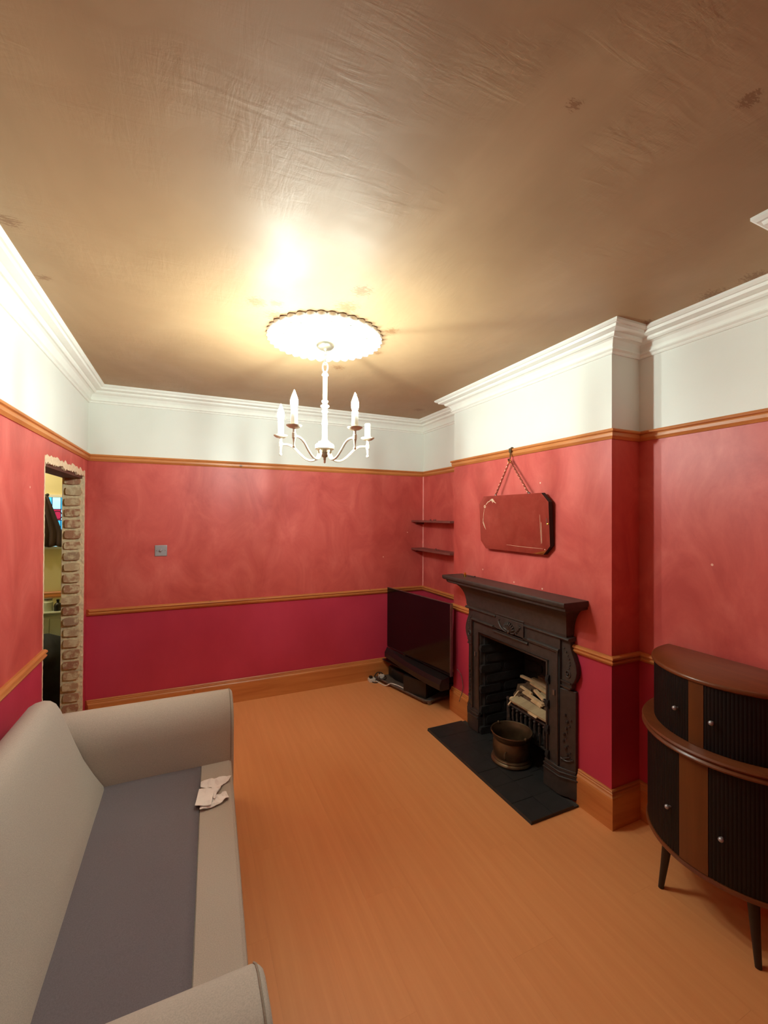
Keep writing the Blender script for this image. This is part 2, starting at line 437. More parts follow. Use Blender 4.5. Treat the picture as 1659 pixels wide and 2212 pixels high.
# chimney face: the runs stop at the fire surround
def straight(name, prof, y0, y1, m0=False, m1=False):
    n = len(prof)
    vs = [(WC-d, y0+(d if m0 else 0), z) for d, z in prof] + [(WC-d, y1-(d if m1 else 0), z) for d, z in prof]
    o = MB().add(vs, [(j, (j+1) % n, n+(j+1) % n, n+j) for j in range(n)]).add(vs[:n], [tuple(range(n))]).add(vs[n:], [tuple(range(n-1, -1, -1))]).build(name, 'pine', autos=28)
    o['kind'] = 'structure'
straight(trim(), dado, Y1, -1.135, m0=True); straight(trim(), dado, -2.04, Y2, m1=True)
straight('baseboard_chimney_left_run', skirt, Y1, -1.085, m0=True); straight('baseboard_chimney_right_run', skirt, -2.085, Y2, m1=True)

struct(MB().prism([(W-.007, 0), (W, 0), (W, -.007)], 2, ZD, ZP-.05).build(trim(), 'caulk'))
# knocked-through opening: bricks of the far jamb, ragged plaster edge, lintel
jm = MB().box((-0.128, OY1-0.004, 0), (-0.004, OY1+0.02, OZ)).build('mortar_bed', 'mortar', wall_left)
def rough_brick(w, d, h, seed, m, amt=0.004):
    mb = MB(); bm = bmesh.new(); bmesh.ops.create_cube(bm, size=1)
    bmesh.ops.subdivide_edges(bm, edges=bm.edges, cuts=1, use_grid_fill=True)
    for v in bm.verts:
        v.co = Vector((v.co.x*w, v.co.y*d, v.co.z*h)); q = v.co*28 + Vector((seed*7.1, seed*3.3, 0))
        k = 1.0 - 0.10*sum(1 for a, b in ((v.co.x, w), (v.co.z, h)) if abs(abs(a)-b/2) < 1e-5)
        v.co.x *= k; v.co.z *= k
        v.co += noise.noise_vector(q)*amt
    me = bpy.data.meshes.new('brick'); bm.to_mesh(me); bm.free(); me.materials.append(MT[m])
    me.polygons.foreach_set('use_smooth', [True]*len(me.polygons)); me.set_sharp_from_angle(angle=math.radians(50))
    return me
bms = [rough_brick(0.106, 0.030, 0.062, i, 'brick') for i in range(5)]
z = 0.036; i = 0
while z < OZ-0.03:
    out = 0.016 if i == 12 else random.uniform(-0.003, 0.006)
    piece('brick', bms[i % 5], (-0.064-(0.010 if i == 12 else 0)+random.uniform(-.004, .004), OY1-0.004-out, z), (0, random.uniform(-.03, .03), random.uniform(-.04, .04)), (1.16 if i == 12 else 1, 1, random.uniform(.92, 1.05)), wall_left)
    z += 0.0765; i += 1
bnear = [rough_brick(0.106, 0.030, 0.062, i+9, 'brick') for i in range(3)]
jn = MB().box((-0.128, OY0-0.02, 0), (-0.004, OY0+0.004, OZ)).build('mortar_bed', 'mortar', wall_left)
z = 0.036; i = 0
while z < OZ-0.03:
    piece('brick', bnear[i % 3], (-0.064, OY0+0.004, z), (0, 0, random.uniform(-.04, .04)), (1, 1, 1), wall_left); z += 0.0765; i += 1
MB().box((-0.126, OY0-.02, OZ-0.035), (-0.012, OY1+.02, OZ+0.01)).build('lintel', 'lintel', wall_left)
def ragged(points, width, name):
    """strip of broken plaster lying on the left wall's face along points (y,z), jagged on both sides"""
    mb = MB(); vs = []
    pts = [Vector((*p, 0)) for p in points]; dense = []
    for a, b in zip(pts, pts[1:]):
        n = max(2, int((b-a).length/0.014)); dense += [a.lerp(b, k/n) for k in range(n)]
    dense.append(pts[-1])
    for j, p in enumerate(dense):
        t = (dense[min(j+1, len(dense)-1)]-dense[max(j-1, 0)]).normalized(); nn = Vector((-t.y, t.x, 0))
        a = p - nn*width*(0.62+noise.noise(p*22)*0.6+random.uniform(-.06, .06)); b = p + nn*width*(0.55+noise.noise(p*43+Vector((5, 5, 0)))*0.5)
        for (q, x) in ((a, 0.0015), (a, -0.01), (b, -0.01), (b, 0.0015)): vs.append((x+(noise.noise(p*60)*0.0015 if x > 0 else 0), q.x, q.y))
    m = len(dense); fs = [(4*i+k, 4*i+(k+1) % 4, 4*i+4+(k+1) % 4, 4*i+4+k) for i in range(m-1) for k in range(4)]
    fs += [(0, 1, 2, 3), tuple(4*(m-1)+k for k in (3, 2, 1, 0))]
    mb.add(vs, fs); return mb.build(name, 'plaster', wall_left)
ragged([(OY1+.004, 0.0), (OY1+.004, OZ-.0)], 0.016, 'plaster_edge')
ragged([(OY1+.01, OZ+.004), (OY0-.004, OZ+.004)], 0.034, 'plaster_edge')
ragged([(OY0-.003, OZ+.01), (OY0-.003, 0)], 0.011, 'plaster_edge')

# hall beyond the opening
struct(MB().box((-1.35, 1.0, 0), (-0.13, 1.12, ZC)).build('wall_hall_end', 'hallwall'))
struct(MB().box((-1.35, YR, 0), (-1.25, 1.0, ZC)).build('wall_hall_left', 'hallwall'))
struct(MB().box((-0.134, 0.12, 0), (-0.06, 1.0, ZC)).build('wall_hall_right', 'hallwall'))
struct(MB().box((-1.35, YR-.12, 0), (-0.13, YR, ZC)).build('wall_hall_front', 'hallwall'))
struct(MB().box((-1.35, YR-.12, -0.08), (-0.13, 1.12, -0.001)).build('floor_hall', 'hallfloor'))
struct(MB().box((-1.35, YR-.12, ZC), (-0.13, 1.12, ZC+.08)).build('ceiling_hall', 'hallwall'))
hd = [(1.0, .855), (0.985, .855), (0.978, .845), (0.982, .83), (0.978, .815), (0.985, .80), (1.0, .80)]
struct(MB().prism(hd, 0, -1.25, -0.134).build(trim(), 'pinex'))
# leaded window of the hall, daylight behind the glass
win = struct(MB().box((-0.86, .985, 1.24), (-0.16, .999, 1.262)).build('window_1', 'white'), None)
zt = 1.72
frame = MB()
for (a, b) in (((-0.86, .975, 1.262), (-0.835, .999, zt)), ((-0.185, .975, 1.262), (-0.16, .999, zt)), ((-0.86, .975, zt-.012), (-0.16, .999, zt+.012))): frame.box(a, b)
frame.build('frame', 'white', win)
xs = [-0.835+0.65*i/10 for i in range(11)]; zs = [1.262, 1.40, 1.50, 1.60, zt-.012]
for i in range(10):
    for j in range(4):
        m = 'cyan' if (i+j) % 3 else 'sky'
        if j == 2 and i in (6, 2): m = 'redpane'
        MB().box((xs[i]+.002, .984, zs[j]+.002), (xs[i+1]-.002, .988, zs[j+1]-.002)).build('pane', m, win)
lead = MB()
for v in xs: lead.box((v-.0025, .981, 1.262), (v+.0025, .99, zt-.012))
for v in zs[1:-1]: lead.box((-0.835, .981, v-.0025), (-0.185, .99, v+.0025))
lead.lathe([(.034, -.003), (.04, -.003), (.04, .003), (.034, .003), (.034, -.003)], (0, 0, 0), 20)
# turn that ring to face the room and put it at its place in the window
for k in range(len(lead.v)-100, len(lead.v)):
    xv, yv, zv = lead.v[k]; lead.v[k] = (-0.405+xv, .983+zv, 1.545+yv)
lead.build('lead_came', 'lead', win)
# curtain drawn aside across the window
cu = thing('hall_curtain', 'dark brown gathered curtain swept aside below the blue leaded window', 'curtain', (-0.45, .93, 1.26))
cm = MB(); NU, NV = 26, 14; vs = []
for j in range(NV+1):
    t = j/NV; zz = 1.715 - 0.45*t
    xr_ = -0.462 + (0.105*(t/0.72) if t < .72 else 0.105 - 0.006*(t-.72))
    xl_ = -0.62
    for i in range(NU+1):
        u = i/NU
        vs.append((xl_+(xr_-xl_)*u, .93+.012*math.sin(u*30+t*2.0)*(0.5+t*.5)+.004*math.sin(u*71), zz + .006*math.sin(u*17)*t))
cm.add(vs, [(j*(NU+1)+i, j*(NU+1)+i+1, (j+1)*(NU+1)+i+1, (j+1)*(NU+1)+i) for j in range(NV) for i in range(NU)], True)
c_o = cm.build('drape', 'curtain', cu, autos=180); so = c_o.modifiers.new('solid', 'SOLIDIFY'); so.thickness = 0.006
rodm = MB().tube([(-0.9, .93, 1.725), (-0.47, .93, 1.725)], 0.007, 8); rodm.ball((-0.467, .93, 1.727), .014, 10)
for bx in (-0.86, -0.52): rodm.tube([(bx, .93, 1.725), (bx, 1.0, 1.725)], .005, 6)
rodm.build('curtain_rod', 'wire', cu)
# pale cupboard, bottle and dark coat in the hall
cb = thing('hall_cupboard', 'pale mint painted cupboard with moulded top at the hall end', 'cupboard', (-0.5, .85, 0))
MB().box((-0.80, .78, 0), (-0.20, .955, .675)).build('body', 'hallmint', cb, bev=.003)
MB().prism([(.965, .675), (.775, .675), (.768, .684), (.775, .692), (.755, .698), (.75, .708), (.755, .716), (.965, .716)], 0, -0.82, -0.18).build('moulded_top', 'hallmint', cb)
for k, (xa, xb) in enumerate(((-0.79, -0.41), (-0.40, -0.21))):
    d_ = MB().box((xa, .772, .05), (xb, .782, .655)).build('door', 'hallmint', cb, bev=.002)
    MB().ball((xb-.03 if k == 0 else xa+.03, .765, .42), .010, 8).build('knob', 'chrome', d_)
bt = thing('dark_bottle', 'small black bottle with a narrow neck standing on the mint cupboard', 'bottle', (-0.352, .80, .716))
MB().lathe([(0, 0), (.027, 0), (.029, .006), (.029, .048), (.024, .06), (.010, .07), (.009, .082), (0, .082)], (-0.352, .80, .716), 16).build('body', 'bplastic', bt)
MB().lathe([(0, .08), (.012, .08), (.012, .098), (0, .098)], (-0.352, .80, .716), 12).build('cap', 'bplastic', bt)
jr = thing('hall_jar', 'pale glass jar beside the black bottle on the mint cupboard', 'jar', (-0.425, .82, .716))
MB().lathe([(0, 0), (.034, 0), (.036, .005), (.036, .075), (.028, .085), (.028, .095), (0, .095)], (-0.425, .82, .716), 16).build('body', 'hallmint', jr)
MB().lathe([(0, .095), (.030, .095), (.030, .108), (0, .108)], (-0.425, .82, .716), 14).build('lid', 'silver', jr)
ct = thing('dark_coat_heap', 'navy black coat heaped on the hall floor against the cupboard', 'coat', (-0.36, .45, 0))
hm = MB(); vs = []; NA, NB = 26, 16
for j in range(NB+1):
    t = j/NB; zz = .60*(1-t)
    for i in range(NA):
        a = 2*PI*i/NA; rr = (.02 + .17*min(1, t*4)**.6 + .05*t) * (1+.10*math.sin(a*5+t*5)+.08*noise.noise(Vector((math.cos(a)*2, math.sin(a)*2, t*4))))
        vs.append((-0.345+rr*math.cos(a)*.9, .45+rr*math.sin(a)*.9, max(0.0, zz)))
hm.add(vs, [(j*NA+i, j*NA+(i+1) % NA, (j+1)*NA+(i+1) % NA, (j+1)*NA+i) for j in range(NB) for i in range(NA)], True).add([vs[i] for i in range(NA)], [tuple(range(NA))])
hm.build('cloth', 'darkcloth', ct, autos=180)
sl = MB(); sl.tube(spline([(-0.43, .32, .50), (-0.44, .25, .40), (-0.41, .22, .28), (-0.37, .23, .20)], 5), [.04]*5+[.045]*5+[.042]*5+[.036], 10)
sl.build('sleeve', 'darkcloth', ct)

# ------------------------------------------------------------------ ceiling rose
RX, RY = 1.335, -1.585
rose = thing('ceiling_rose', 'round white plaster ceiling rose with scalloped edge and leaf relief', 'ceiling rose', (RX, RY, ZC))
rm = MB(); NR, NA = 14, 96; vs = []
prof = [(0.285, 0.0), (0.285, -.006), (0.270, -.016), (0.255, -.014), (0.245, -.010), (0.215, -.010), (0.17, -.014), (0.13, -.020), (0.10, -.026), (0.088, -.034), (0.075, -.036), (0.066, -.030), (0.05, -.034), (0, -.036)]
rm.lathe(prof, (RX, RY, ZC), NA); rm.build('plate', 'rose', rose)
pet = MB(); vs = []
for j in range(5):
    t = j/4; w = [.019, .0235, .0225, .016, .003][j]; xx = 0.262 + [0, .012, .024, .034, .040][j]
    for i in range(7):
        u = -1+i/3; vs.append((xx, w*u, -.016 - .012*math.sqrt(max(0, 1-u*u*.9)) + .004*t*t))
pet.add(vs, [(j*7+i, j*7+i+1, (j+1)*7+i+1, (j+1)*7+i) for j in range(4) for i in range(6)], True)
pb = [(v[0], v[1], -.004) for v in vs]
pet.add(pb, [(j*7+i, (j+1)*7+i, (j+1)*7+i+1, j*7+i+1) for j in range(4) for i in range(6)])
ring = [i for i in range(7)] + [j*7+6 for j in range(1, 5)] + [4*7+i for i in range(5, -1, -1)] + [j*7 for j in range(3, 0, -1)]
pet.add([vs[i] for i in ring]+[pb[i] for i in ring], [(i, (i+1) % len(ring), len(ring)+(i+1) % len(ring), len(ring)+i) for i in range(len(ring))])
pm = pet.mesh('petal', 'rose', autos=60)
for i in range(36): piece('petal', pm, (RX, RY, ZC), (0, 0, 2*PI*i/36), (1, 1, 1), rose)
lf = MB()
def leafblob(mb, x0, y0, l, w, h, ang):
    vs = []; n1, n2 = 6, 6; ca, sa = math.cos(ang), math.sin(ang)
    for j in range(n1+1):
        t = j/n1; ww = w*math.sin(PI*min(1, .08+t*.92))**.7
        for i in range(n2+1):
            u = -1+2*i/n2; a, b = l*t, ww*u
            vs.append((x0+a*ca-b*sa, y0+a*sa+b*ca, -.014 - h*(0.35+.65*t)*(1-u*u) + h*.5*(1-abs(u))**4*(-.6)))
    mb.add(vs, [(j*(n2+1)+i, j*(n2+1)+i+1, (j+1)*(n2+1)+i+1, (j+1)*(n2+1)+i) for j in range(n1) for i in range(n2)], True)
leafblob(lf, .10, 0, .10, .030, .026, 0); leafblob(lf, .11, .012, .075, .018, .020, .42); leafblob(lf, .11, -.012, .075, .018, .020, -.42)
leafblob(lf, .185, 0, .065, .020, .018, 0); leafblob(lf, .165, .02, .06, .014, .014, .35); leafblob(lf, .165, -.02, .06, .014, .014, -.35)
leafblob(lf, .225, .038, .030, .012, .012, .1); leafblob(lf, .225, -.038, .030, .012, .012, -.1)
lm = lf.mesh('leaf', 'rose', autos=60)
for i in range(8): piece('leaf', lm, (RX, RY, ZC), (0, 0, 2*PI*(i+.5)/8+.1), (1, 1, 1), rose)
bd = MB()
for k in range(14): bd.ball((.105+.0108*k, 0, -.022+.0006*k), .0048, 8)
bdm = bd.mesh('beading', 'rose')
for i in range(8): piece('beading', bdm, (RX, RY, ZC), (0, 0, 2*PI*i/8+.1), (1, 1, 1), rose)
cl = MB()
for k in range(20):
    a = 2*PI*k/20; leafblob(cl, .055*math.cos(a), .055*math.sin(a), .05, .011, .012, a)
cl2 = [(v[0]+RX, v[1]+RY, v[2]-.014+ZC) for v in cl.v]; cl.v = cl2; cl.build('inner_leaf_ring', 'rose', rose, autos=60)

# ------------------------------------------------------------------ chandelier
ch = thing('chandelier', 'five armed cream and nickel candle chandelier hanging from the ceiling rose', 'chandelier', (RX, RY, 1.846))
AX = (RX, RY, 0)
MB().lathe([(0, 2.470), (.050, 2.470), (.051, 2.462), (.047, 2.448), (.036, 2.438), (.012, 2.434), (.006, 2.426), (0, 2.426)], AX, 28).build('canopy', 'nickel', ch)
def link_ring(mb, c, rx, rz, r, turn, n=14):
    pts = [(c[0]+rx*math.cos(2*PI*k/n)*math.cos(turn), c[1]+rx*math.cos(2*PI*k/n)*math.sin(turn), c[2]+rz*math.sin(2*PI*k/n)) for k in range(n+1)]
    mb.tube(pts, r, 6, cap=False)
for k in range(3):
    m_ = MB(); link_ring(m_, (RX, RY, 2.415-.024*k), .007, .016, .0022, k*PI/2+.4); m_.build('chain_link', 'nickel', ch)
lp = MB(); link_ring(lp, (RX, RY, 2.340), .013, .026, .0042, -.42, 18); lp.build('hanging_loop', 'cream', ch)
MB().lathe([(0, 2.318), (.008, 2.318), (.014, 2.308), (.018, 2.300), (.018, 2.296), (.012, 2.294), (.0115, 2.164), (.017, 2.162), (.017, 2.154), (.012, 2.150), (.013, 2.142), (.023, 2.136), (.023, 2.130), (.013, 2.122), (.012, 2.112), (.017, 2.108), (.017, 2.102), (.012, 2.098), (.012, 1.966), (.014, 1.962), (.016, 1.954), (.030, 1.940), (.046, 1.932), (.050, 1.926), (.050, 1.908), (.046, 1.904), (.022, 1.902), (.018, 1.890), (0, 1.890)], AX, 24).build('column', 'cream', ch)
MB().lathe([(0, 1.892), (.018, 1.890), (.019, 1.876), (.014, 1.866), (.008, 1.862), (.007, 1.848), (0, 1.846)], AX, 16).build('finial', 'nickel', ch)
arm_pts = [(.030, 1.906), (.034, 1.878), (.050, 1.853), (.075, 1.846), (.105, 1.856), (.138, 1.884), (.172, 1.918), (.205, 1.934), (.245, 1.936)]
A0 = math.atan2(2.185, .645)                       # the arm that points straight away from the doorway side
RAD = 0.247
state = {0: 'unlit', 1: 'lit', 2: 'lit', 3: 'lit', 4: 'empty'}
for k in range(5):
    a = A0 + 2*PI*k/5; ca, sa = math.cos(a), math.sin(a)
    am = MB().tube([(RX+p.x*ca, RY+p.x*sa, p.y) for p in spline([(r_, z_, 0) for r_, z_ in arm_pts], 5)], .0062, 8)
    am.lathe([(0, 0), (.010, 0), (.010, .022), (0, .022)], (RX+.030*ca, RY+.030*sa, 1.888), 10)
    arm = am.build('arm', 'cream', ch)
    c = (RX+RAD*ca, RY+RAD*sa, 0)
    MB().lathe([(0, 1.876), (.006, 1.878), (.008, 1.884), (.006, 1.890), (.004, 1.894), (.007, 1.922), (.010, 1.926), (.010, 1.948), (.007, 1.952), (.007, 1.968), (.010, 1.972), (.024, 1.974), (.036, 1.982), (.038, 1.986), (.034, 1.986), (.022, 1.979), (0, 1.979)], c, 18).build('drip_cup', 'cream', arm)
    MB().lathe([(0, 1.978), (.0165, 1.978), (.0165, 2.060), (.0145, 2.064), (.0125, 2.062), (.0125, 2.050), (0, 2.050)], c, 16).build('candle_sleeve', 'tube', arm)
    if state[k] != 'empty':
        MB().lathe([(0, 2.052), (.010, 2.056), (.011, 2.064), (.016, 2.076), (.0185, 2.092), (.0175, 2.108), (.012, 2.126), (.006, 2.142), (.0015, 2.154), (0, 2.156)], c, 14).build('bulb', state[k], arm, label='lit candle bulb' if state[k] == 'lit' else 'unlit opal candle bulb')

# ------------------------------------------------------------------ fireplace
YC = -1.588
fp = thing('fireplace', 'black cast iron Victorian fire surround with mantelshelf and carved pilasters', 'fireplace', (WC, YC, 0))
HW = 0.308                                           # half opening
OT = 0.712
XF = 2.578                                           # front plane of the frame
# frame: two uprights and lintel as one inverted U
U = MB(); 
U.prism([(YC-HW, .02), (YC-HW, OT), (YC+HW, OT), (YC+HW, .02), (YC+HW+.10, .02), (YC+HW+.10, .90), (YC-HW-.10, .90), (YC-HW-.10, .02)], 0, XF, WC-.001)
fr = poly_extrude([(YC-HW, .02), (YC-HW, OT), (YC+HW, OT), (YC+HW, .02), (YC+HW+.10, .02), (YC+HW+.10, .90), (YC-HW-.10, .90), (YC-HW-.10, .02)], 0, XF, WC-.002, 'frame', 'iron')
for v in fr.data.vertices: v.co -= world_of(fp)
fr.parent = fp
def u_bead(name, d0, d1, x0, x1):
    b = MB()
    b.prism([(YC-HW-d1, .11), (YC-HW-d1, OT+d1), (YC-HW-d0, OT+d0), (YC-HW-d0, .11)], 0, x0, x1)
    b.prism([(YC+HW+d0, .11), (YC+HW+d0, OT+d0), (YC+HW+d1, OT+d1), (YC+HW+d1, .11)], 0, x0, x1)
    b.prism([(YC-HW-d1, OT+d1), (YC+HW+d1, OT+d1), (YC+HW+d0, OT+d0), (YC-HW-d0, OT+d0)], 0, x0, x1)
    b.build(name, 'iron', fp, bev=.003)
u_bead('opening_bead', 0.004, 0.018, XF-.010, XF+.004)
u_bead('outer_bead', 0.082, 0.096, XF-.012, XF+.004)
# canted pilasters with brackets and plinths
def canted(s):
    ya = YC + s*(HW+.098); yb = YC + s*(HW+.182)
    p = MB()
    zs_ = [.16, .30, .58, .60, .64, .66, .70, .76, .81, .86]
    # plan: front edge on the frame plane, back edge on the wall plane
    p.prism([(XF, ya), (XF, ya-s*.02), (WC-.002, ya-s*.02), (WC-.002, yb), (WC-.020, yb)], 2, .12, .60)
    p.build('pilaster', 'iron', fp, bev=.002)
    # scrolled bracket: profile bulges sideways
    prof = [(0, .60), (.070, .60), (.086, .607), (.092, .625), (.090, .640), (.104, .652), (.118, .680), (.124, .715), (.118, .750), (.104, .785), (.090, .815), (.082, .840), (.082, .870), (0, .870)]
    b = MB()
    pts = [(ya-s*.02+s*d, z_) for d, z_ in prof]
    b.prism(pts, 0, XF+.012, WC-.002, smooth=True)
    bo = b.build('bracket', 'iron', fp, bev=.003)
    o = MB()
    for k in range(9):
        t = k/8; o.ball((XF+.010, ya+s*(.022+.038*math.sin(t*PI*.9)), .826-.135*t), .0055 if k % 2 else .0045, 8)
    for zz in (.612, .640): o.box((XF+.004, min(ya, ya+s*.068), zz), (XF+.02, max(ya, ya+s*.068), zz+.007))
    link_ring(o, (XF+.010, ya+s*.048, .690), .016, .018, .004, PI/2, 16)
    o.ball((XF+.008, ya+s*.048, .690), .007, 8)
    o.build('beading', 'iron', bo)
    # floral drop on the canted face
    g = MB()
    def on(u, zz, out=.004):                         # u 0..1 across the cant
        return (XF+(WC-.020-XF)*u - out*.8, ya+(yb-ya)*u + s*out*.6, zz)
    for k in range(7):
        g.ball(on(.35+.12*math.sin(k*1.3), .46-.036*k), .0065+.002*(k % 2), 8, (1, 1, 1.3))
        g.ball(on(.55+.15*math.cos(k*1.1), .44-.036*k), .005, 8)
    g.tube([on(u, .22-.02*math.sin(u*PI)+.02*u) for u in (0.05, .25, .45, .65, .85)], .0045, 6)
    g.tube([on(u, .255-.05*(1-u)) for u in (0.05, .25, .45, .65)], .004, 6)
    g.build('floral_relief', 'iron', fp)
    # stepped plinth
    yl, yh = sorted((YC+s*(HW-.004), YC+s*(HW+.190)))
    q = MB()
    def stepbox(ex, z0, z1):
        ia, ib = YC+s*(HW-.0), YC+s*(HW+.100+ex); oc = YC+s*(HW+.180+ex)
        q.prism([(XF-.010-ex, ia), (XF-.010-ex, ib), (WC-.022, oc), (WC-.002, oc), (WC-.002, ia)], 2, z0, z1)
    stepbox(.012, .021, .118); stepbox(.018, .118, .128); stepbox(.010, .128, .142); stepbox(.014, .142, .150); stepbox(.004, .150, .166)
    q.build('plinth', 'iron', fp, bev=.002)
    # small bright scuffed lug seen half-way up
    MB().box((XF-.006, YC+s*(HW+.060)-.006, .545), (XF+.002, YC+s*(HW+.060)+.008, .575)).build('latch_lug', 'silver', fp, bev=.001)
canted(1); canted(-1)
# frieze: flaring cove between frame and shelf, with two mouldings and a raised centre
cove = [(WC-.002, .885), (XF-.006, .885), (XF-.010, .905)]
for k in range(9):
    t = k/8; cove.append((XF-.012-.088*(1-math.cos(t*PI/2)), .905+.150*math.sin(t*PI/2)))
cove += [(2.462, 1.062), (2.462, 1.075), (WC-.002, 1.075)]
nc = len(cove); vs = []
for s in (-1, 1):
    for (xx, zz) in cove:
        ex = max(0.0, (XF-.006-xx)) * 0.85
        vs.append((xx, YC+s*(HW+.150+ex) , zz))
# keep the wall edge of each end flaring too
for s, o in ((-1, 0), (1, nc)):
    for idx, (xx, zz) in enumerate(cove):
        pass
fz = MB().add(vs, [(j, (j+1) % nc, nc+(j+1) % nc, nc+j) for j in range(nc)], True)
# end faces: flare in y as well as x, down to the wall
for s, o in ((-1, 0), (1, nc)):
    edge = list(range(1, nc-1)); back = []
    base = len(fz.v)
    back = [(WC-.002, vs[o+j][1]+s*0.0, vs[o+j][2]) for j in edge]
    fz.add([vs[o+j] for j in edge]+back, [(i, i+1, len(edge)+i+1, len(edge)+i) for i in range(len(edge)-1)], True)
fz.build('frieze', 'iron', fp, autos=30)
def frieze_mould(z0, out, segs, name, hw=.47):
    b = MB()
    for (ya, yb, dz) in segs:
        b.prism([(WC-.004, z0+dz), (XF-out, z0+dz), (XF-out-.010, z0+dz+.006), (XF-out-.012, z0+dz+.013), (XF-out-.004, z0+dz+.020), (WC-.004, z0+dz+.024)], 1, ya, yb)
    b.build(name, 'iron', fp, bev=.0015)
frieze_mould(.872, .004, [(YC-.478, YC-.135, 0), (YC+.135, YC+.478, 0), (YC-.135, YC+.135, .020)], 'upper_moulding')
frieze_mould(.795, .002, [(YC-.405, YC-.165, 0), (YC+.165, YC+.405, 0), (YC-.165, YC+.165, -.028)], 'lower_moulding')
cp = MB().box((XF-.012, YC-.130, .790), (XF+.01, YC+.130, .893)).build('centre_panel', 'iron', fp, bev=.003)
sh = MB()
for k in range(9):
    a = PI*(.12+.76*k/8); sh.tube([(XF-.013, YC+.012*math.cos(a), .812+.010*math.sin(a)), (XF-.020, YC+.040*math.cos(a), .812+.045*math.sin(a)), (XF-.015, YC+.058*math.cos(a), .812+.064*math.sin(a))], [.003, .007, .004], 6)
sh.ball((XF-.014, YC, .812), .012, 10)
for s in (-1, 1):
    sh.tube(spline([(XF-.014, YC+s*.02, .806), (XF-.018, YC+s*.055, .815), (XF-.018, YC+s*.085, .84), (XF-.016, YC+s*.10, .865), (XF-.016, YC+s*.085, .872)], 4), .0045, 6)
    for k in range(4): sh.ball((XF-.014, YC+s*(.07+.012*k), .815+.016*k), .006, 8)
sh.build('shell_relief', 'iron', cp)
# shelf
shp = [(WC-.002, 1.075), (2.462, 1.075), (2.452, 1.080), (2.446, 1.088), (2.446, 1.103), (2.449, 1.108), (WC-.002, 1.108)]
MB().prism(shp, 1, -2.145, -.975).build('mantelshelf', 'iron', fp, bev=.002)
sb = MB().prism([(WC-.004, 1.052), (2.485, 1.052), (2.470, 1.062), (2.466, 1.076), (WC-.004, 1.076)], 1, -2.120, -1.0).build('shelf_bed_moulding', 'iron', fp, bev=.002)

# firebox recess inside the chimney
XB = 2.96
fb = MB()
for (a, b) in (((2.60, FO0-.002, 0.0), (XB, FO0+.05, FOZ+.1)), ((2.60, FO1-.05, 0.0), (XB, FO1+.002, FOZ+.1)), ((XB, FO1-.05, 0.0), (XB+.05, FO0+.05, FOZ+.1)), ((2.63, FO1-.05, FOZ), (XB+.05, FO0+.05, FOZ+.05)), ((2.60, FO1-.05, -.012), (XB+.05, FO0+.05, 0.012))):
    fb.box(a, b)
fbo = fb.build('firebox', 'soot', wall_chimney)
sbm = [rough_brick(0.205, 0.022, 0.060, i+20, 'soot', .003) for i in range(4)]
for r in range(10):
    for c in range(2):
        xx = 2.70 + .212*c + (.0 if r % 2 else -.05)
        piece('brick', sbm[(r+c) % 4], (min(xx, XB-.10), FO0+.002, .045+.072*r), (0, 0, random.uniform(-.02, .02)), (1, 1, 1), fbo)
        piece('brick', sbm[(r+c+1) % 4], (min(xx, XB-.10), FO1-.002, .045+.072*r), (0, 0, random.uniform(-.02, .02)), (1, 1, 1), fbo)
    for c in range(3):
        piece('brick', sbm[(r+c) % 4], (XB+.002, FO1+.10+.205*c, .045+.072*r), (0, 0, PI/2+random.uniform(-.02, .02)), (.95, 1, 1), fbo)

# hearth tiles
he = thing('hearth', 'low black tiled hearth in front of the fireplace', 'hearth', (2.42, YC, 0))
MB().box((2.268, -2.106, 0.0005), (2.598, -1.070, .010)).build('bed', 'grout', he)
tile = MB().box((-.0728, -.0728, -.006), (.0728, .0728, .006)).mesh('tile', 'slate')
for i in range(2):
    for j in range(7):
        t_ = piece('tile', tile, (2.268+.0745+.147*i, -1.070-.0745-.148*j, .0122+random.uniform(-.0008, .0008)), (random.uniform(-.004, .004), random.uniform(-.004, .004), 0), (1, 1, 1), he)
for j in range(5):
    piece('tile', tile, (2.60, YC+.26-.13*j if j < 5 else 0, .012), (0, 0, 0), (.55, .87, 1), he)

# fire grate basket
gr = thing('fire_grate', 'black iron grate with ornate front bars holding the firewood', 'grate', (2.80, -1.60, .012))
GX, GY0, GY1, GZ0, GZ1 = 2.702, -1.425, -1.865, .115, .265
g = MB()
g.tube([(GX, GY0, GZ1), (GX, GY1, GZ1)], .008, 8); g.tube([(GX, GY0, GZ0), (GX, GY1, GZ0)], .008, 8)
g.build('front_rail', 'iron', gr)
nb = 11
for k in range(nb):
    y_ = GY0 + (GY1-GY0)*(k+.5)/nb
    b = MB().tube([(GX, y_, GZ0), (GX-.006, y_-.004, GZ0+.04), (GX-.010, y_, GZ0+.075), (GX-.006, y_+.004, GZ0+.11), (GX, y_, GZ1)], [.005, .009, .006, .010, .005], 6)
    b.ball((GX-.010, y_, GZ1-.012), .010, 8); b.ball((GX-.010, y_, GZ0+.075), .011, 8, (.6, 1, 1.4))
    b.build('grate_bar', 'iron', gr)
for y_ in (GY0, GY1): MB().tube([(GX, y_, .014), (GX, y_, GZ1+.03)], .010, 8).ball((GX, y_, GZ1+.035), .014, 8).build('grate_post', 'iron', gr)
MB().box((GX, GY1+.005, GZ0-.008), (2.945, GY0-.005, GZ0+.004)).build('grate_base', 'iron', gr)
for y_ in (GY0, GY1): MB().box((GX, y_-.006, GZ0), (2.945, y_+.006, GZ1-.02)).build('grate_side', 'iron', gr)

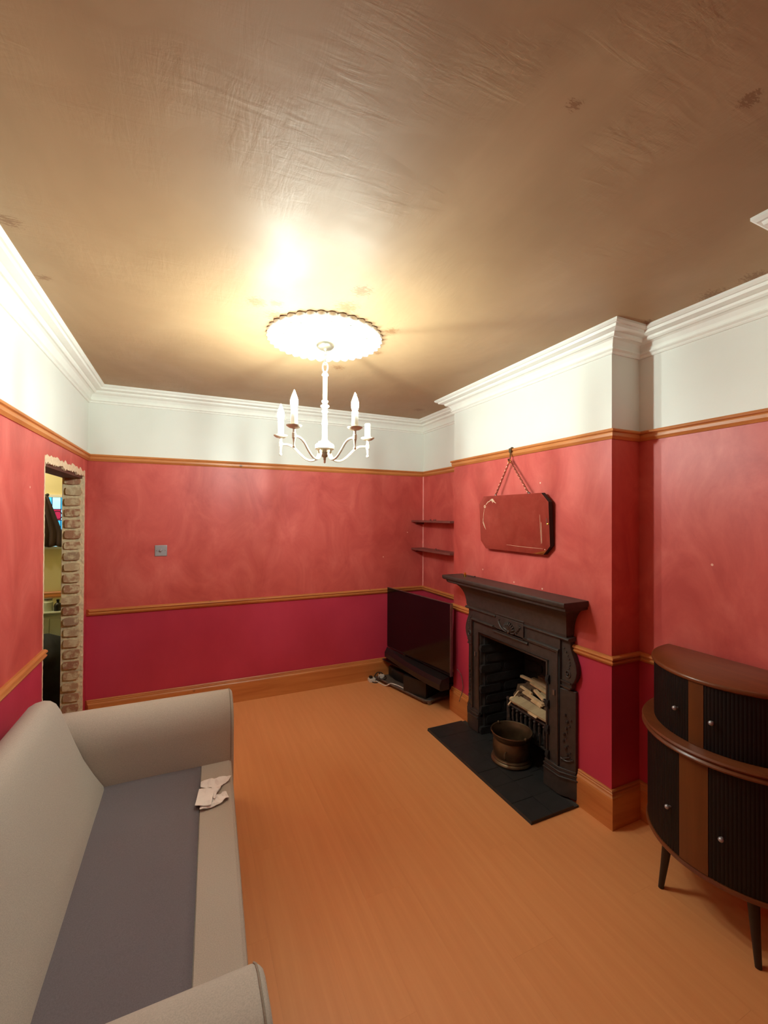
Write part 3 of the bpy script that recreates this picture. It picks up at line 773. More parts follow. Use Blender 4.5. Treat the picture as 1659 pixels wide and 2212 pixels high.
# firewood: every piece its own thing
def wood_piece(name, label, cat, a, b, w, h, m, roll=0.0, round_=False, group=None, jag=.003):
    a, b = Vector(a), Vector(b); d = (b-a); L = d.length; t = d.normalized()
    side = t.cross(Vector((0, 0, 1))).normalized(); upv = side.cross(t)
    side, upv = side*math.cos(roll)+upv*math.sin(roll), upv*math.cos(roll)-side*math.sin(roll)
    mb = MB()
    if round_:
        n = 10; pts = [a+t*L*k/5 for k in range(6)]
        vs = [p + (side*math.cos(2*PI*i/n)*w + upv*math.sin(2*PI*i/n)*h)*(1+.12*noise.noise(p*40+Vector((i, 0, 0)))) for p in pts for i in range(n)]
        mb.add(vs, [(k*n+i, k*n+(i+1) % n, (k+1)*n+(i+1) % n, (k+1)*n+i) for k in range(5) for i in range(n)] + [tuple(range(n-1, -1, -1)), tuple(5*n+i for i in range(n))], True)
    else:
        vs = []
        for k in range(5):
            p = a + t*L*k/4
            for (su, sv) in ((-1, -1), (1, -1), (1, 1), (-1, 1)):
                q = p*55+Vector((su*3, sv*3, 0))
                vs.append(p + side*su*w*(1+.10*noise.noise(q)) + upv*sv*h + (t*jag*4*noise.noise(q*2) if k in (0, 4) else Vector()))
        mb.add(vs, [(k*4+i, k*4+(i+1) % 4, (k+1)*4+(i+1) % 4, (k+1)*4+i) for k in range(4) for i in range(4)] + [(3, 2, 1, 0), (16, 17, 18, 19)])
    o = mb.build(name, m, autos=40)
    return tag(o, label, cat, group)
wood_piece('wood_board', 'broad flat grey-tan board along the front of the grate', 'board', (2.712, -1.475, .318), (2.712, -1.792, .312), .036, .007, 'greywood', -.25)
wood_piece('wood_stick', 'longest pale split stick lying across the back of the woodpile', 'stick', (2.857, -1.385, .415), (2.871, -1.80, .418), .010, .008, 'palewood')
wood_piece('wood_stick', 'pale stick with a charred black end at the right of the woodpile', 'stick', (2.800, -1.578, .394), (2.758, -1.715, .376), .011, .008, 'palewood')
wood_piece('wood_sliver', 'short pale sliver near the left end of the woodpile, above the board', 'stick', (2.795, -1.451, .374), (2.784, -1.565, .368), .008, .006, 'palewood')
wood_piece('wood_sliver', 'pale flat splinter lying just behind the broad front board', 'stick', (2.777, -1.498, .358), (2.760, -1.690, .348), .014, .006, 'palewood')
wood_piece('wood_sliver', 'thin stick poking out over the left end of the grate front', 'stick', (2.655, -1.482, .283), (2.762, -1.462, .352), .004, .004, 'palewood')
wood_piece('wood_sliver', 'small pale chip resting on the front rail of the grate', 'stick', (2.682, -1.648, .300), (2.682, -1.722, .298), .012, .006, 'palewood')
wood_piece('wood_offcut', 'dark squared offcut standing proud at the back right of the woodpile', 'offcut', (2.918, -1.50, .430), (2.921, -1.70, .432), .020, .018, 'logbark')
wood_piece('wood_slab', 'brown bark-edged slab at the back left of the woodpile', 'slab', (2.800, -1.405, .340), (2.850, -1.50, .372), .040, .010, 'logbark', -.4)
wood_piece('firewood_log', 'short dark round log at the far left of the grate', 'log', (2.765, -1.438, .318), (2.752, -1.500, .316), .026, .026, 'logbark', 0, True)
wood_piece('firewood_log', 'dark log buried beneath the broad board at the grate front', 'log', (2.745, -1.47, .262), (2.745, -1.83, .260), .030, .034, 'logbark', 0, True)
wood_piece('firewood_log', 'dark log in the middle of the pile, under the pale slivers', 'log', (2.795, -1.47, .312), (2.790, -1.85, .308), .034, .034, 'logbark', 0, True)
wood_piece('firewood_log', 'dark log at the back of the grate under the longest stick', 'log', (2.868, -1.44, .360), (2.872, -1.85, .362), .036, .036, 'logbark', 0, True)
wood_piece('wood_board', 'weathered tan board slanting over the right half of the woodpile', 'board', (2.830, -1.62, .394), (2.780, -1.84, .368), .040, .007, 'greywood', -.5)
wood_piece('wood_stick', 'tan squared stick lying between the longest stick and the offcut', 'stick', (2.885, -1.47, .418), (2.893, -1.76, .414), .012, .010, 'greywood')
wood_piece('wood_stick', 'pale split stick crossing the slanting board on the woodpile', 'stick', (2.838, -1.50, .412), (2.806, -1.70, .412), .012, .007, 'palewood', -.3)
wood_piece('wood_sliver', 'tiny pale splinter beside the charred stick', 'stick', (2.752, -1.60, .344), (2.744, -1.69, .338), .009, .005, 'palewood')
wood_piece('wood_sliver', 'short tan chip wedged below the longest stick', 'stick', (2.842, -1.60, .402), (2.836, -1.69, .400), .012, .006, 'greywood')
wood_piece('firewood_log', 'reddish split end showing at the left corner of the grate front', 'log', (2.720, -1.445, .300), (2.705, -1.500, .300), .022, .018, 'palewood', 0, True)

for o in list(COL.objects):
    if o.get('label', '').startswith('pale stick with a charred'):
        MB().tube([(2.764, -1.694, .379), (2.7575, -1.7165, .3757)], .013, 8).build('charred_tip', 'soot', o)
# coal bucket on the hearth
BX, BY = 2.550, -1.634
bk = thing('coal_bucket', 'round tarnished brass coal bucket with footed base on the hearth', 'bucket', (BX, BY, .019))
MB().lathe([(0, .004), (.118, 0), (.124, .004), (.126, .012), (.122, .020), (.116, .024), (.118, .030), (.114, .036), (.108, .038)], (BX, BY, .019), 36).build('foot_ring', 'brass', bk)
MB().lathe([(.106, 0.0341), (.112, 0.0576), (.116, 0.0856), (.113, 0.1192), (.106, 0.1394), (.108, 0.1461), (.116, 0.1528), (.120, 0.1640), (.124, 0.1752), (.128, 0.1819), (.126, 0.1875), (.121, 0.1842), (.114, 0.1640), (.103, 0.1394), (.108, 0.1080), (.110, 0.0856), (.104, 0.0464), (0, 0.0408)], (BX, BY, .019), 40).build('body', 'brass', bk)
for s in (-1, 1): MB().ball((BX, BY+s*.124, .203), .010, 10).build('handle_lug', 'brass', bk)
fh = MB().tube(spline([(BX-.095, BY-.060, .115), (BX-.125, BY-.085, .118), (BX-.128, BY-.090, .095), (BX-.100, BY-.066, .075)], 4), .005, 8).build('side_handle', 'brass', bk)

# things on the mantelshelf
mb_ = thing('brass_cap', 'small shiny brass cylinder standing at the left end of the mantelshelf', 'ornament', (2.545, -1.135, 1.108))
MB().lathe([(0, 0), (.008, 0), (.009, .003), (.009, .022), (.008, .028), (.005, .031), (0, .031)], (2.545, -1.135, 1.108), 16).build('body', 'polished', mb_)
wr = MB().tube(spline([(2.560, -1.145, 1.111), (2.572, -1.16, 1.113), (2.578, -1.18, 1.111), (2.585, -1.192, 1.112)], 5), .0022, 6).ball((2.588, -1.196, 1.114), .006, 8, (1, 1, .9))
tag(wr.build('wire_scrap', 'wire'), 'scrap of dark wire lying beside the brass cylinder on the mantelshelf', 'wire')

# ------------------------------------------------------------------ mirror
MYC, MZC, MHY, MHZ, CH = -1.590, 1.513, .322, .183, .054
mi = thing('wall_mirror', 'frameless octagonal wall mirror with etched flower, hanging on a copper chain', 'mirror', (WC, MYC, MZC))
tilt = math.radians(3.0)
def mp(y, z, out):                                   # point on the tilted mirror: y along wall, z up, out from wall
    base = .026
    return (WC-base-out*math.cos(tilt)-(z+MHZ)*math.sin(tilt), MYC+y, MZC+z*math.cos(tilt)-out*math.sin(tilt))
def octo(k): return [(-MHY+k, MHZ-CH-k*.4), (-MHY+CH+k*.4, MHZ-k), (MHY-CH-k*.4, MHZ-k), (MHY-k, MHZ-CH-k*.4), (MHY-k, -MHZ+CH+k*.4), (MHY-CH-k*.4, -MHZ+k), (-MHY+CH+k*.4, -MHZ+k), (-MHY+k, -MHZ+CH+k*.4)]
oa, ob = octo(0), octo(.020)
b = MB(); va = [mp(y, z, -.020) for y, z in oa]; vb = [mp(y, z, .010) for y, z in oa]
b.add(va+vb, [tuple(range(8)), tuple(range(15, 7, -1))]+[(i, (i+1) % 8, 8+(i+1) % 8, 8+i) for i in range(8)]); b.build('backing_board', 'backing', mi)
gl = MB(); vg0 = [mp(y, z, .0102) for y, z in oa]; vg1 = [mp(y, z, .012) for y, z in oa]; vg2 = [mp(y, z, .0126) for y, z in ob]
gl.add(vg0+vg1+vg2, [(i, (i+1) % 8, 8+(i+1) % 8, 8+i) for i in range(8)]+[(8+i, 8+(i+1) % 8, 16+(i+1) % 8, 16+i) for i in range(8)]+[tuple(range(16, 24)), tuple(range(7, -1, -1))])
gl.build('mirror_glass', 'mirror', mi)
et = MB()
def stroke(pts, w):
    pts = [Vector((p[0], p[1], 0)) for p in spline([(a_, b_, 0) for a_, b_ in pts], 4)]; vs = []
    for i, p in enumerate(pts):
        t = (pts[min(i+1, len(pts)-1)]-pts[max(i-1, 0)]).normalized(); n_ = Vector((-t.y, t.x, 0)); ww = w*(.4+.6*math.sin(PI*(i+.5)/len(pts)))
        vs += [mp(p.x+n_.x*ww, p.y+n_.y*ww, .0129), mp(p.x-n_.x*ww, p.y-n_.y*ww, .0129)]
    et.add(vs, [(2*i, 2*i+1, 2*i+3, 2*i+2) for i in range(len(pts)-1)])
# y runs to the right-hand side as negative; the flower sits in the upper left (towards +y)
fx, fz_ = MHY-.062, MHZ-.072
for k in range(6):
    a = 2*PI*k/6; stroke([(fx+.004*math.cos(a), fz_+.004*math.sin(a)), (fx+.011*math.cos(a), fz_+.011*math.sin(a))], .004)
stroke([(fx-.012, fz_+.012), (fx-.035, fz_+.030), (fx-.060, fz_+.036)], .0022)
for dx, dz in ((-.095, .048), (-.105, .036), (-.120, .022), (-.088, .024)): stroke([(fx-.050, fz_+.036), (fx-.075, fz_+.036+dz*.25), (fx+dx, fz_+dz)], .0032)
stroke([(fx+.004, fz_-.014), (fx+.018, fz_-.050), (fx+.022, fz_-.085)], .0015)
for dx, dz in ((.030, -.120), (.020, -.135), (.010, -.150), (.0, -.160)): stroke([(fx+.022, fz_-.080), (fx+.026, fz_-.10), (fx+dx, fz_+dz)], .0022)
stroke([(-MHY+.060, .010), (-MHY+.060, -.05), (-MHY+.060, -.115)], .0016); stroke([(-MHY+.068, .055), (-MHY+.068, 0), (-MHY+.067, -.12)], .0008)
stroke([(.05, -MHZ+.040), (-.1, -MHZ+.036), (-MHY+.055, -MHZ+.036)], .0008); stroke([(-MHY+.040, -MHZ+.034), (-MHY+.034, -MHZ+.030)], .0025)
et.build('etched_flower', 'etch', mi)
HKY, HKZ = -1.560, 1.925
for s, yy in ((1, .150), (-1, -.165)):
    c_ = MB(); top = Vector((WC-.030, HKY, HKZ)); bot = Vector(mp(yy, MHZ, .006)); n_ = 20
    for k in range(n_):
        p = top.lerp(bot, (k+.5)/n_); d_ = (bot-top).normalized(); hl = (bot-top).length/n_*.78
        side = d_.cross(Vector((1, 0, 0))).normalized() if k % 2 else Vector((1, 0, 0))
        c_.tube([p+d_*hl*math.cos(2*PI*q/8)+side*.0066*math.sin(2*PI*q/8) for q in range(9)], .0023, 5, cap=False)
    c_.build('chain', 'chain', mi)
    MB().box((-.006, -.006, -.010), (.006, .006, .012), None, mp(yy, MHZ-.004, .004)).build('clip', 'silver', mi, bev=.001)
MB().ball(mp(-MHY+.006, .0, .016), .0055, 8).build('side_clip', 'polished', mi)
hk = thing('picture_hook', 'brass picture hook over the rail above the mirror', 'hook', (WC-.02, HKY, 1.96))
hm_ = MB().tube(spline([(WC-.004, HKY, 2.004), (WC-.018, HKY, 2.006), (WC-.028, HKY, 1.992), (WC-.028, HKY, 1.955), (WC-.030, HKY, 1.930), (WC-.038, HKY, 1.922), (WC-.044, HKY, 1.932)], 4), .0036, 8, flat=1.6)
hm_.box((WC-.031, HKY-.011, 1.975), (WC-.026, HKY+.011, 2.002)); hm_.build('hook', 'brass', hk)
rg = MB(); link_ring(rg, (WC-.034, HKY, 1.916), .012, .012, .0026, PI/2, 16); rg.build('ring', 'polished', hk)

# ------------------------------------------------------------------ alcove shelves
for zt_, lab in ((1.512, 'upper of two painted corner shelves in the left alcove'), (1.238, 'lower of two painted corner shelves, nearer the mantelpiece')):
    t = thing('alcove_shelf', lab, 'shelf', (W-.07, -.35, zt_-.018), 'shelves in the left alcove')
    MB().box((2.700, -.690, zt_-.018), (W-.001, -.001, zt_)).build('board', 'shelf', t, bev=.0015)
    MB().box((2.745, -.018, zt_-.040), (W-.001, -.001, zt_-.018)).build('batten', 'shelf', t)
for (xx, yy, zz, lab) in ((2.76, -.36, 1.512, 'crumb of old paint on the upper alcove shelf'), (2.775, -.40, 1.238, 'crumb of old paint on the lower alcove shelf')):
    m_ = MB()
    for k in range(4): m_.ball((xx+random.uniform(-.02, .02), yy+.03*k, zz+.006), .007+.002*(k % 2), 6, (1, 1.2, .9))
    tag(m_.build('paint_flake', 'shelf'), lab, 'debris')

# ------------------------------------------------------------------ light switch
sw = thing('light_switch', 'square chrome dimmer switch plate on the red back wall', 'switch', (.485, 0, 1.274))
MB().box((.442, -.007, 1.231), (.528, -.0005, 1.317)).build('plate', 'chrome', sw, bev=.004)
k_ = MB(); k_.lathe([(0, .016), (.008, .016), (.010, .013), (.0105, 0), (0, 0)], (0, 0, 0), 18)
k_.v = [(.485+a, -.007-c, 1.278+b_) for a, b_, c in k_.v]; k_.build('dimmer_knob', 'chrome', sw)
for s in (-1, 1):
    q = MB(); q.lathe([(0, .002), (.003, .0018), (.0035, 0)], (0, 0, 0), 10); q.v = [(.485+s*.030+a, -.007-c, 1.274+b_) for a, b_, c in q.v]; q.build('screw', 'silver', sw)

# ------------------------------------------------------------------ sofa
sf = thing('sofa', 'oatmeal fabric sofa without seat cushions along the left wall', 'sofa', (.48, -2.13, 0))
def xf(y): return .896 + (y+1.40)*.042               # front edge, the sofa stands a touch askew
def xs_(y): return .752 + (y+1.44)*.043
SY0, SY1, SZ = -1.255, -2.985, .300
YI0, YI1 = -1.445, -2.752
b = MB(); n = 8
vs = [];
for k in range(n+1):
    y = SY0-.02 + (SY1-SY0+.04)*k/n; f = xf(y)
    vs += [(.10, y, .05), (f, y, .05), (f, y, .285), (f-.004, y, .297), (f-.014, y, .303), (xs_(y)+.002, y, .303), (xs_(y)-.004, y, .296), (.10, y, .296)]
b.add(vs, [(k*8+i, k*8+(i+1) % 8, k*8+8+(i+1) % 8, k*8+8+i) for k in range(n) for i in range(8)] + [tuple(range(8)), tuple(n*8+i for i in range(7, -1, -1))])
b.build('seat_base', 'sofa', sf)
sp = MB(); NU, NV = 12, 24; vs = []
for k in range(NV+1):
    y = YI0+.012 + (YI1-YI0-.024)*k/NV
    for i in range(NU+1):
        u = i/NU; xx = .30 + (xs_(y)-.002-.30)*u
        sag = .006*math.sin(PI*u)*math.sin(PI*k/NV) + .003*noise.noise(Vector((xx*5, y*4, 0)))
        vs.append((xx, y, .304+sag))
sp.add(vs, [(k*(NU+1)+i, k*(NU+1)+i+1, (k+1)*(NU+1)+i+1, (k+1)*(NU+1)+i) for k in range(NV) for i in range(NU)], True)
so = sp.build('seat_platform', 'sofa_grey', sf, autos=180, label='grey platform cloth where seat cushions are missing')
sd = so.modifiers.new('solid', 'SOLIDIFY'); sd.thickness = .008; sd.offset = -1
def arm(y_out, y_in, label):
    s = 1 if y_out > y_in else -1
    w = abs(y_out-y_in); H = .612
    pr = [(y_out, .045), (y_out, H-.045), (y_out-s*.010, H-.018), (y_out-s*.030, H-.004), (y_out-s*.060, H), (y_out-s*(w-.10), H-.004), (y_out-s*(w-.065), H-.018), (y_out-s*(w-.032), H-.046), (y_out-s*(w-.010), H-.090), (y_out-s*w, H-.150), (y_out-s*w, .045)]
    a = MB(); n = len(pr); vs = []
    xa = .10; f0 = xf((y_out+y_in)/2)+.006
    stations = [(xa, 1, 0), (.30, 1, 0), (.55, 1, 0), (f0-.020, 1, 0), (f0-.007, .985, .004), (f0, .93, .012)]
    yc_ = (y_out+y_in)/2
    for (xx, k, dz) in stations:
        for (y, z) in pr: vs.append((xx, yc_+(y-yc_)*k, z-(dz if z > .1 else 0)))
    m = len(stations)
    a.add(vs, [(k*n+i, k*n+(i+1) % n, (k+1)*n+(i+1) % n, (k+1)*n+i) for k in range(m-1) for i in range(n)], True)
    a.add(vs[:n], [tuple(range(n))]).add(vs[-n:], [tuple(range(n-1, -1, -1))])
    o = a.build('arm', 'sofa', sf, autos=50)
    # seam where the front panel is sewn on
    t = MB().tube([(f0-.014, yc_+(y-yc_)*1.0, z+(0.0)) for y, z in pr[1:-1]] + [(f0-.014, y_in, .306)], .0025, 6); t.build('seam_piping', 'piping', o)
arm(SY0, YI0, ''); arm(SY1, YI1, '')
bp = [(.05, .05), (.05, .70), (.066, .728), (.090, .742), (.118, .747), (.140, .742), (.160, .726), (.179, .690), (.201, .624), (.228, .547), (.263, .457), (.305, .375), (.343, .312), (.345, .298), (.30, .285), (.10, .285), (.10, .05)]
bk_ = MB(); n = len(bp); vs = []; yy0, yy1 = YI0-.006, YI1+.006
st = [(yy0, .95), (yy0-.006, .985), (yy0-.018, 1)] + [(yy0-.018+(yy1-yy0+.036)*k/10, 1) for k in range(1, 10)] + [(yy1+.018, 1), (yy1+.006, .985), (yy1, .95)]
for (y, k) in st:
    for (xx, z) in bp: vs.append((.16+(xx-.16)*k, y, .45+(z-.45)*k + (.004*noise.noise(Vector((xx*6, y*3, z*4))) if k == 1 else 0)))
m = len(st)
bk_.add(vs, [(k*n+i, k*n+(i+1) % n, (k+1)*n+(i+1) % n, (k+1)*n+i) for k in range(m-1) for i in range(n)], True).add(vs[:n], [tuple(range(n))]).add(vs[-n:], [tuple(range(n-1, -1, -1))])
bk_.build('backrest', 'sofa', sf, autos=60)
MB().box((.045, SY1, .05), (.11, SY0, .57)).build('back_frame', 'sofa', sf, bev=.012)
for (xx, yy) in ((.15, -1.33), (.80, -1.33), (.15, -2.95), (.76, -2.95)): MB().lathe([(0, 0), (.020, 0), (.026, .05), (0, .05)], (xx, yy, 0), 12).build('foot', 'ebony', sf)
# tissue left on the front edge
ts = MB()
def flap(poly, z, seed, fold=.006):
    bm = bmesh.new(); vv = [bm.verts.new((x_, y_, z)) for x_, y_ in poly]; bm.faces.new(vv)
    bmesh.ops.triangulate(bm, faces=bm.faces); bmesh.ops.subdivide_edges(bm, edges=bm.edges, cuts=3, use_grid_fill=True)
    bm.verts.ensure_lookup_table(); bm.verts.index_update()
    vs = [(v.co.x, v.co.y, z + fold*(.7+noise.noise(Vector((v.co.x*38+seed, v.co.y*38, seed))))) for v in bm.verts]
    ts.add(vs, [tuple(v.index for v in f.verts) for f in bm.faces]); bm.free()
flap([(0.746, -1.593), (0.772, -1.585), (0.814, -1.596), (0.844, -1.586), (0.866, -1.596), (0.878, -1.621), (0.864, -1.642), (0.84, -1.65), (0.825, -1.691), (0.812, -1.713), (0.798, -1.679), (0.795, -1.667), (0.743, -1.651)], .306, 1.3, .012)
flap([(0.738, -1.777), (0.782, -1.781), (0.792, -1.735), (0.815, -1.725), (0.832, -1.708), (0.848, -1.723), (0.857, -1.764), (0.827, -1.788), (0.794, -1.799), (0.736, -1.805)], .306, 4.1, .012)
flap([(0.737, -1.667), (0.8, -1.688), (0.788, -1.766), (0.781, -1.802), (0.718, -1.783)], .318, 7.7, .006)
flap([(0.790, -1.672), (0.825, -1.690), (0.806, -1.728), (0.800, -1.770), (0.785, -1.735)], .312, 2.7, .012)
to = ts.build('tissue', 'paper'); sd = to.modifiers.new('solid', 'SOLIDIFY'); sd.thickness = .0016
tag(to, 'crumpled white tissue on the front edge of the sofa seat', 'tissue')

# ------------------------------------------------------------------ television corner
tv = thing('television', 'black flat screen television standing low in the left alcove', 'television', (2.48, -.50, .19))
A_, B_ = Vector((2.418, -.045, 0)), Vector((2.545, -.945, 0)); dv = (B_-A_).normalized(); nv = Vector((-abs(dv.y), -dv.x*0+ -dv.x, 0)); nv = Vector((dv.y, -dv.x, 0)).normalized()
if nv.x > 0: nv = -nv
LT = (B_-A_).length
def tvp(u, out, z): p = A_+dv*u*LT+nv*out; return (p.x, p.y, z)
def tvbox(mb, u0, u1, o0, o1, z0, z1):
    vs = [tvp(u, o, z) for u in (u0, u1) for o in (o0, o1) for z in (z0, z1)]
    return mb.add(vs, [(0, 1, 3, 2), (4, 6, 7, 5), (0, 4, 5, 1), (2, 3, 7, 6), (0, 2, 6, 4), (1, 5, 7, 3)])
tvbox(MB(), 0, 1, -.022, -.001, .305, .870).build('casing', 'bplastic', tv, bev=.002)
tvbox(MB(), .004, .996, -.001, .0015, .318, .866).build('screen', 'screen', tv)
bz = MB(); tvbox(bz, .996, 1.0015, -.022, .003, .303, .871); tvbox(bz, -.0015, 1.0015, -.012, .002, .868, .872); bz.build('bezel_edge', 'silver', tv)
tvbox(MB(), .22, .78, -.055, -.022, .34, .66).build('rear_housing', 'bplastic', tv, bev=.006)
tvbox(MB(), .44, .56, -.050, -.022, .20, .40).build('stand_neck', 'bplastic', tv, bev=.004)
tvbox(MB(), .28, .72, -.17, .03, .191, .203).build('stand_base', 'bplastic', tv, bev=.004)
# sound bar bowed in front of the television
sbar = thing('soundbar', 'long bowed black soundbar just below the television screen', 'soundbar', (2.45, -.5, .20))
m_ = MB(); vs = []; N = 16
for k in range(N+1):
    u = .0+ .985*k/N; fo = .024+.072*math.sin(PI*.60*u)
    for (o, z) in ((-.002, .204), (fo-.014, .204), (fo, .214), (fo, .255), (fo-.02, .288), (-.002, .300)):
        vs.append(tvp(u, o+.003, z))
m_.add(vs, [(k*6+i, k*6+(i+1) % 6, k*6+6+(i+1) % 6, k*6+6+i) for k in range(N) for i in range(6)] + [tuple(range(6)), tuple(N*6+i for i in range(5, -1, -1))], True)
m_.build('body', 'bplastic', sbar, autos=25)
q = MB(); q.box((0, 0, 0), (.006, .008, .020), None, tvp(.980, .086, .206)); q.build('end_badge', 'silver', sbar)
# two tier stand on castors
st_ = thing('tv_stand', 'low two tier black glass television stand with grey base tray', 'tv stand', (2.58, -.38, 0))
MB().prism([(2.375, -.035), (2.80, -.035), (2.80, -.80), (2.56, -.80), (2.50, -.74)], 2, .178, .190).build('glass_shelf', 'screen', st_, bev=.002)
MB().box((2.377, -.055, .182), (2.385, -.03, .1915)).build('shelf_clip', 'silver', st_)
tb = MB(); tb.prism([(2.292, -.035), (2.78, -.035), (2.78, -.66), (2.50, -.72), (2.455, -.69)], 2, .020, .034); tb.build('base_tray', 'tray', st_, bev=.003)
lip = MB(); lip.tube([(2.293, -.04, .036), (2.456, -.69, .036), (2.50, -.718, .036), (2.62, -.690, .036)], .007, 6); lip.build('tray_rim', 'tray', st_)
for (xx, yy) in ((2.50, -.705), (2.30, -.08), (2.74, -.10), (2.74, -.63)):
    w_ = MB(); w_.lathe([(.004, -.008), (.019, -.008), (.0205, -.004), (.0205, .004), (.019, .008), (.004, .008)], (0, 0, 0), 16)
    w_.v = [(xx+a, yy+c, .0205+b2) for a, b2, c in w_.v]
    w_.box((xx-.012, yy-.012, .026), (xx+.012, yy+.012, .040)); w_.build('castor', 'silver', st_)
for (xx, yy) in ((2.72, -.12), (2.74, -.60), (2.70, -.36)): MB().tube([(xx, yy, .034), (xx, yy, .178)], .014, 10).build('post', 'silver', st_)
rc = thing('media_box', 'wide flat black media box on the tray under the television', 'media box', (2.55, -.24, .034))
MB().prism([(2.425, -.06), (2.66, -.06), (2.66, -.35), (2.468, -.35), (2.425, -.20)], 2, .036, .128).build('case', 'bplastic', rc, bev=.010, seg=3)
MB().box((2.4215, -.155, .108), (2.427, -.14, .118)).build('power_light', 'silver', rc)
MB().box((2.50, -.32, .128), (2.62, -.10, .132)).build('vent_plate', 'bcloth', rc)
sw_ = thing('subwoofer', 'square black subwoofer box at the front corner of the tray', 'speaker', (2.50, -.56, .036))
R_ = Matrix.Rotation(-.42, 3, 'Z')
MB().box((0, 0, 0), (.17, .235, .150), None, None)
def swb(a, b): 
    mb = MB(); mb.box(a, b); mb.v = [tuple(Matrix.Rotation(.395, 3, 'Z') @ Vector(v) + Vector((2.482, -.675, .036))) for v in mb.v]; return mb
swb((0, 0, 0), (.19, .245, .138)).build('cabinet', 'bcloth', sw_, bev=.003)
swb((.006, -.002, .006), (.184, .001, .132)).build('side_panel', 'bplastic', sw_)
swb((.03, .05, .138), (.065, .115, .141)).build('top_label', 'silver', sw_)
# power strip and cables
ps = thing('extension_socket', 'white mains extension socket on the floor against the back skirting', 'socket', (2.25, -.06, 0))
MB().box((2.225, -.085, .0005), (2.285, -.028, .032)).build('case', 'wplastic', ps, bev=.004)
MB().box((2.232, -.072, .032), (2.260, -.040, .052)).build('plug', 'bplastic', ps, bev=.003)
pg = thing('white_plug', 'cream plug adaptor among the cables beside the tray', 'plug', (2.33, -.10, .036))
MB().box((2.312, -.115, .036), (2.345, -.078, .066)).ball((2.352, -.10, .052), .017, 10).build('body', 'wplastic', pg)
def cable(name, lab, pts, r, m):
    tag(MB().tube(spline(pts, 6), r, 8).build(name, m), lab, 'cable')
cable('white_cable', 'white cable curling from the extension socket to the subwoofer', [(2.285, -.075, .010), (2.305, -.15, .006), (2.325, -.22, .008), (2.352, -.27, .041), (2.385, -.33, .042), (2.41, -.42, .043)], .0055, 'wplastic')
cable('black_cable', 'black cable tangled beside the extension socket', [(2.285, -.05, .040), (2.31, -.06, .075), (2.335, -.09, .082), (2.36, -.08, .060), (2.375, -.12, .042), (2.34, -.16, .042), (2.31, -.12, .041), (2.33, -.07, .075)], .005, 'wire')
cable('black_cable', 'dark cable lying on the floor in front of the socket', [(2.25, -.088, .006), (2.262, -.11, .006), (2.29, -.115, .006), (2.30, -.09, .008), (2.288, -.062, .012)], .0045, 'wire')
cable('grey_cable', 'thin grey cable hanging down the wall behind the television', [(2.600, -.955, .36), (2.612, -.985, .33), (2.616, -1.01, .26), (2.616, -1.005, .205), (2.600, -.985, .12)], .0025, 'gcable')

# ------------------------------------------------------------------ half-round cabinet
CY = -2.770
ca_ = thing('drinks_cabinet', 'half-round teak cabinet with black tambour doors in the right alcove', 'cabinet', (W-.2, CY, 0))
CX = W-.024
def el(t, a, b): return (CX-(a-.024)*math.sin(t), CY+b*math.cos(t))
def dprism(a, b, z0, z1, prof=None, n=48):
    """D-shaped slab; prof = list of (outset, z)"""
    prof = prof or [(0, z0), (0, z1)]; mb = MB(); m = n+1; vs = []
    for (o, z) in prof:
        for k in range(m): vs.append((*el(PI*k/n, a+o, b+o), z))
    for i in range(len(prof)-1):
        mb_f = [(i*m+k, i*m+k+1, (i+1)*m+k+1, (i+1)*m+k) for k in range(n)]
        mb.add(vs if i == 0 else [], mb_f if i == 0 else [])
        if i: mb.f += mb_f; mb.sm += [True]*n
    mb.sm = [True]*len(mb.f)
    L = len(prof); mb.f += [tuple(range(m-1, -1, -1)), tuple((L-1)*m+k for k in range(m))] + [(i*m, i*m+m, i*m+m+n, i*m+n) for i in range(L-1)]; mb.sm += [False]*(L+1)
    return mb
dprism(.384, .330, 0, 0, [(-.006, .922), (0, .926), (.002, .932), (0, .938), (-.006, .942)]).build('top', 'teak_top', ca_, autos=40)
dprism(.425, .367, 0, 0, [(-.020, .640), (-.004, .644), (0, .651), (-.004, .658), (-.009, .661), (-.004, .664), (0, .671), (-.004, .678), (-.020, .682)]).build('ledge', 'teak_top', ca_, autos=40)
dprism(.409, .352, 0, 0, [(-.020, .212), (-.004, .215), (0, .223), (-.004, .231), (-.020, .234)]).build('bottom_rim', 'teak_top', ca_, autos=40)
dprism(.360, .306, 0, 0, [(0, .682), (0, .923)]).build('upper_carcass', 'tambour', ca_)
dprism(.385, .330, 0, 0, [(0, .233), (0, .641)]).build('lower_carcass', 'tambour', ca_)
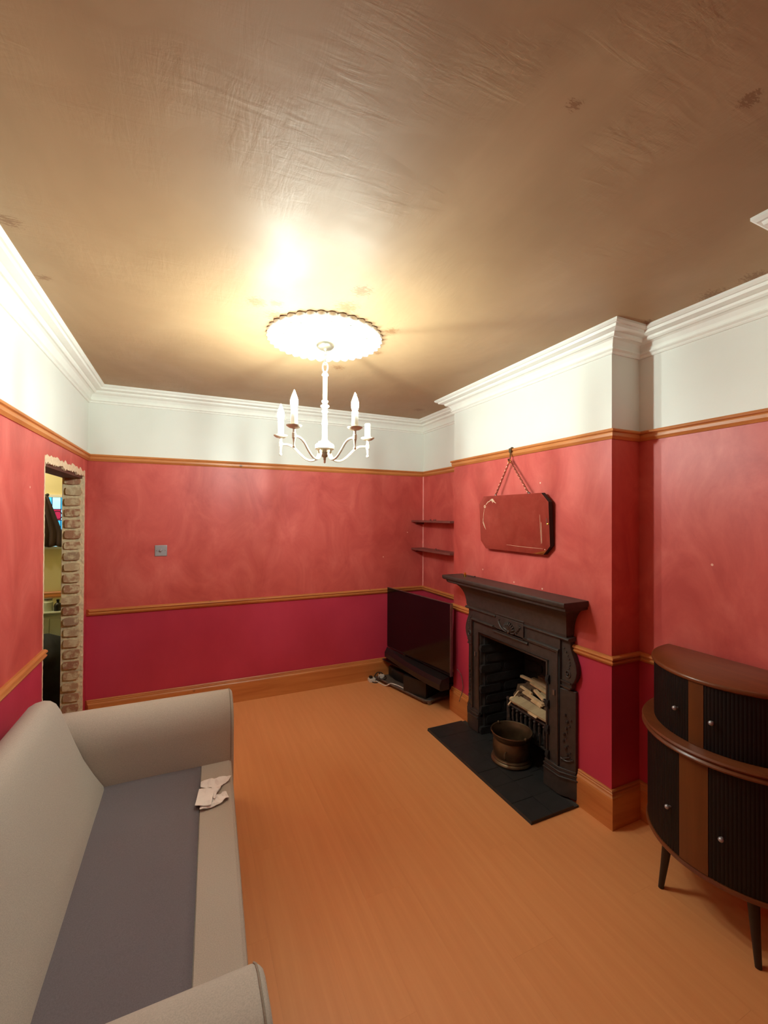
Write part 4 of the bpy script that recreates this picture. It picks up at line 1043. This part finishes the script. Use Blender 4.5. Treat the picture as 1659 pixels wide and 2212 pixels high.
def curved(t0, t1, a, b, z0, z1, thick, name, m, ribs=0, n=20, parent=ca_):
    mb = MB(); vs = []; n = ribs*4 if ribs else n
    for k in range(n+1):
        t = t0+(t1-t0)*k/n; rib = (.0014*abs(math.sin(PI*k/4)) if ribs else 0)
        o = el(t, a+rib, b+rib); i = el(t, a-thick, b-thick)
        vs += [(*i, z0), (*o, z0), (*o, z1), (*i, z1)]
    mb.add(vs, [(k*4+j, k*4+(j+1) % 4, k*4+4+(j+1) % 4, k*4+4+j) for k in range(n) for j in range(4)], not ribs)
    mb.add(vs[:4], [(0, 1, 2, 3)]).add(vs[-4:], [(3, 2, 1, 0)])
    return mb.build(name, m, parent, autos=30)
UP, LO = (.376, .322, .683, .922), (.402, .346, .234, .640)
curved(1.478, 1.644, UP[0], UP[1], UP[2], UP[3], .014, 'upper_panel', 'teak')
curved(1.425, 1.720, LO[0], LO[1], LO[2], LO[3], .014, 'lower_panel', 'teak')
def knob(t, a, b, z, parent):
    x0, y0 = el(t, a, b); x1, y1 = el(t, a+.02, b+.02); d = Vector((x1-x0, y1-y0, 0)).normalized(); p = Vector((x0, y0, z))
    MB().tube([p-d*.002, p+d*.010], .004, 8).ball(p+d*.016, .009, 12).build('knob', 'chrome', parent)
for (t0, t1, tk, q, zz) in ((.03, 1.474, 1.332, UP, .795), (1.648, 3.11, 1.735, UP, .795), (.03, 1.420, 1.304, LO, .40), (1.725, 3.11, 1.84, LO, .40)):
    d_ = curved(t0, t1, q[0]-.002, q[1]-.002, q[2], q[3], .010, 'tambour_door', 'tambour', ribs=40)
    knob(tk, q[0]-.002, q[1]-.002, zz, d_)
for (tx, ty, bx, by) in ((2.520, -2.625, 2.504, -2.605), (2.512, -2.925, 2.491, -2.950), (2.790, -2.50, 2.800, -2.48), (2.79, -3.05, 2.80, -3.07)):
    MB().tube([(bx, by, 0), (bx+(tx-bx)*.5, by+(ty-by)*.5, .10), (tx, ty, .215)], [.010, .014, .019], 14).build('leg', 'ebony', ca_)
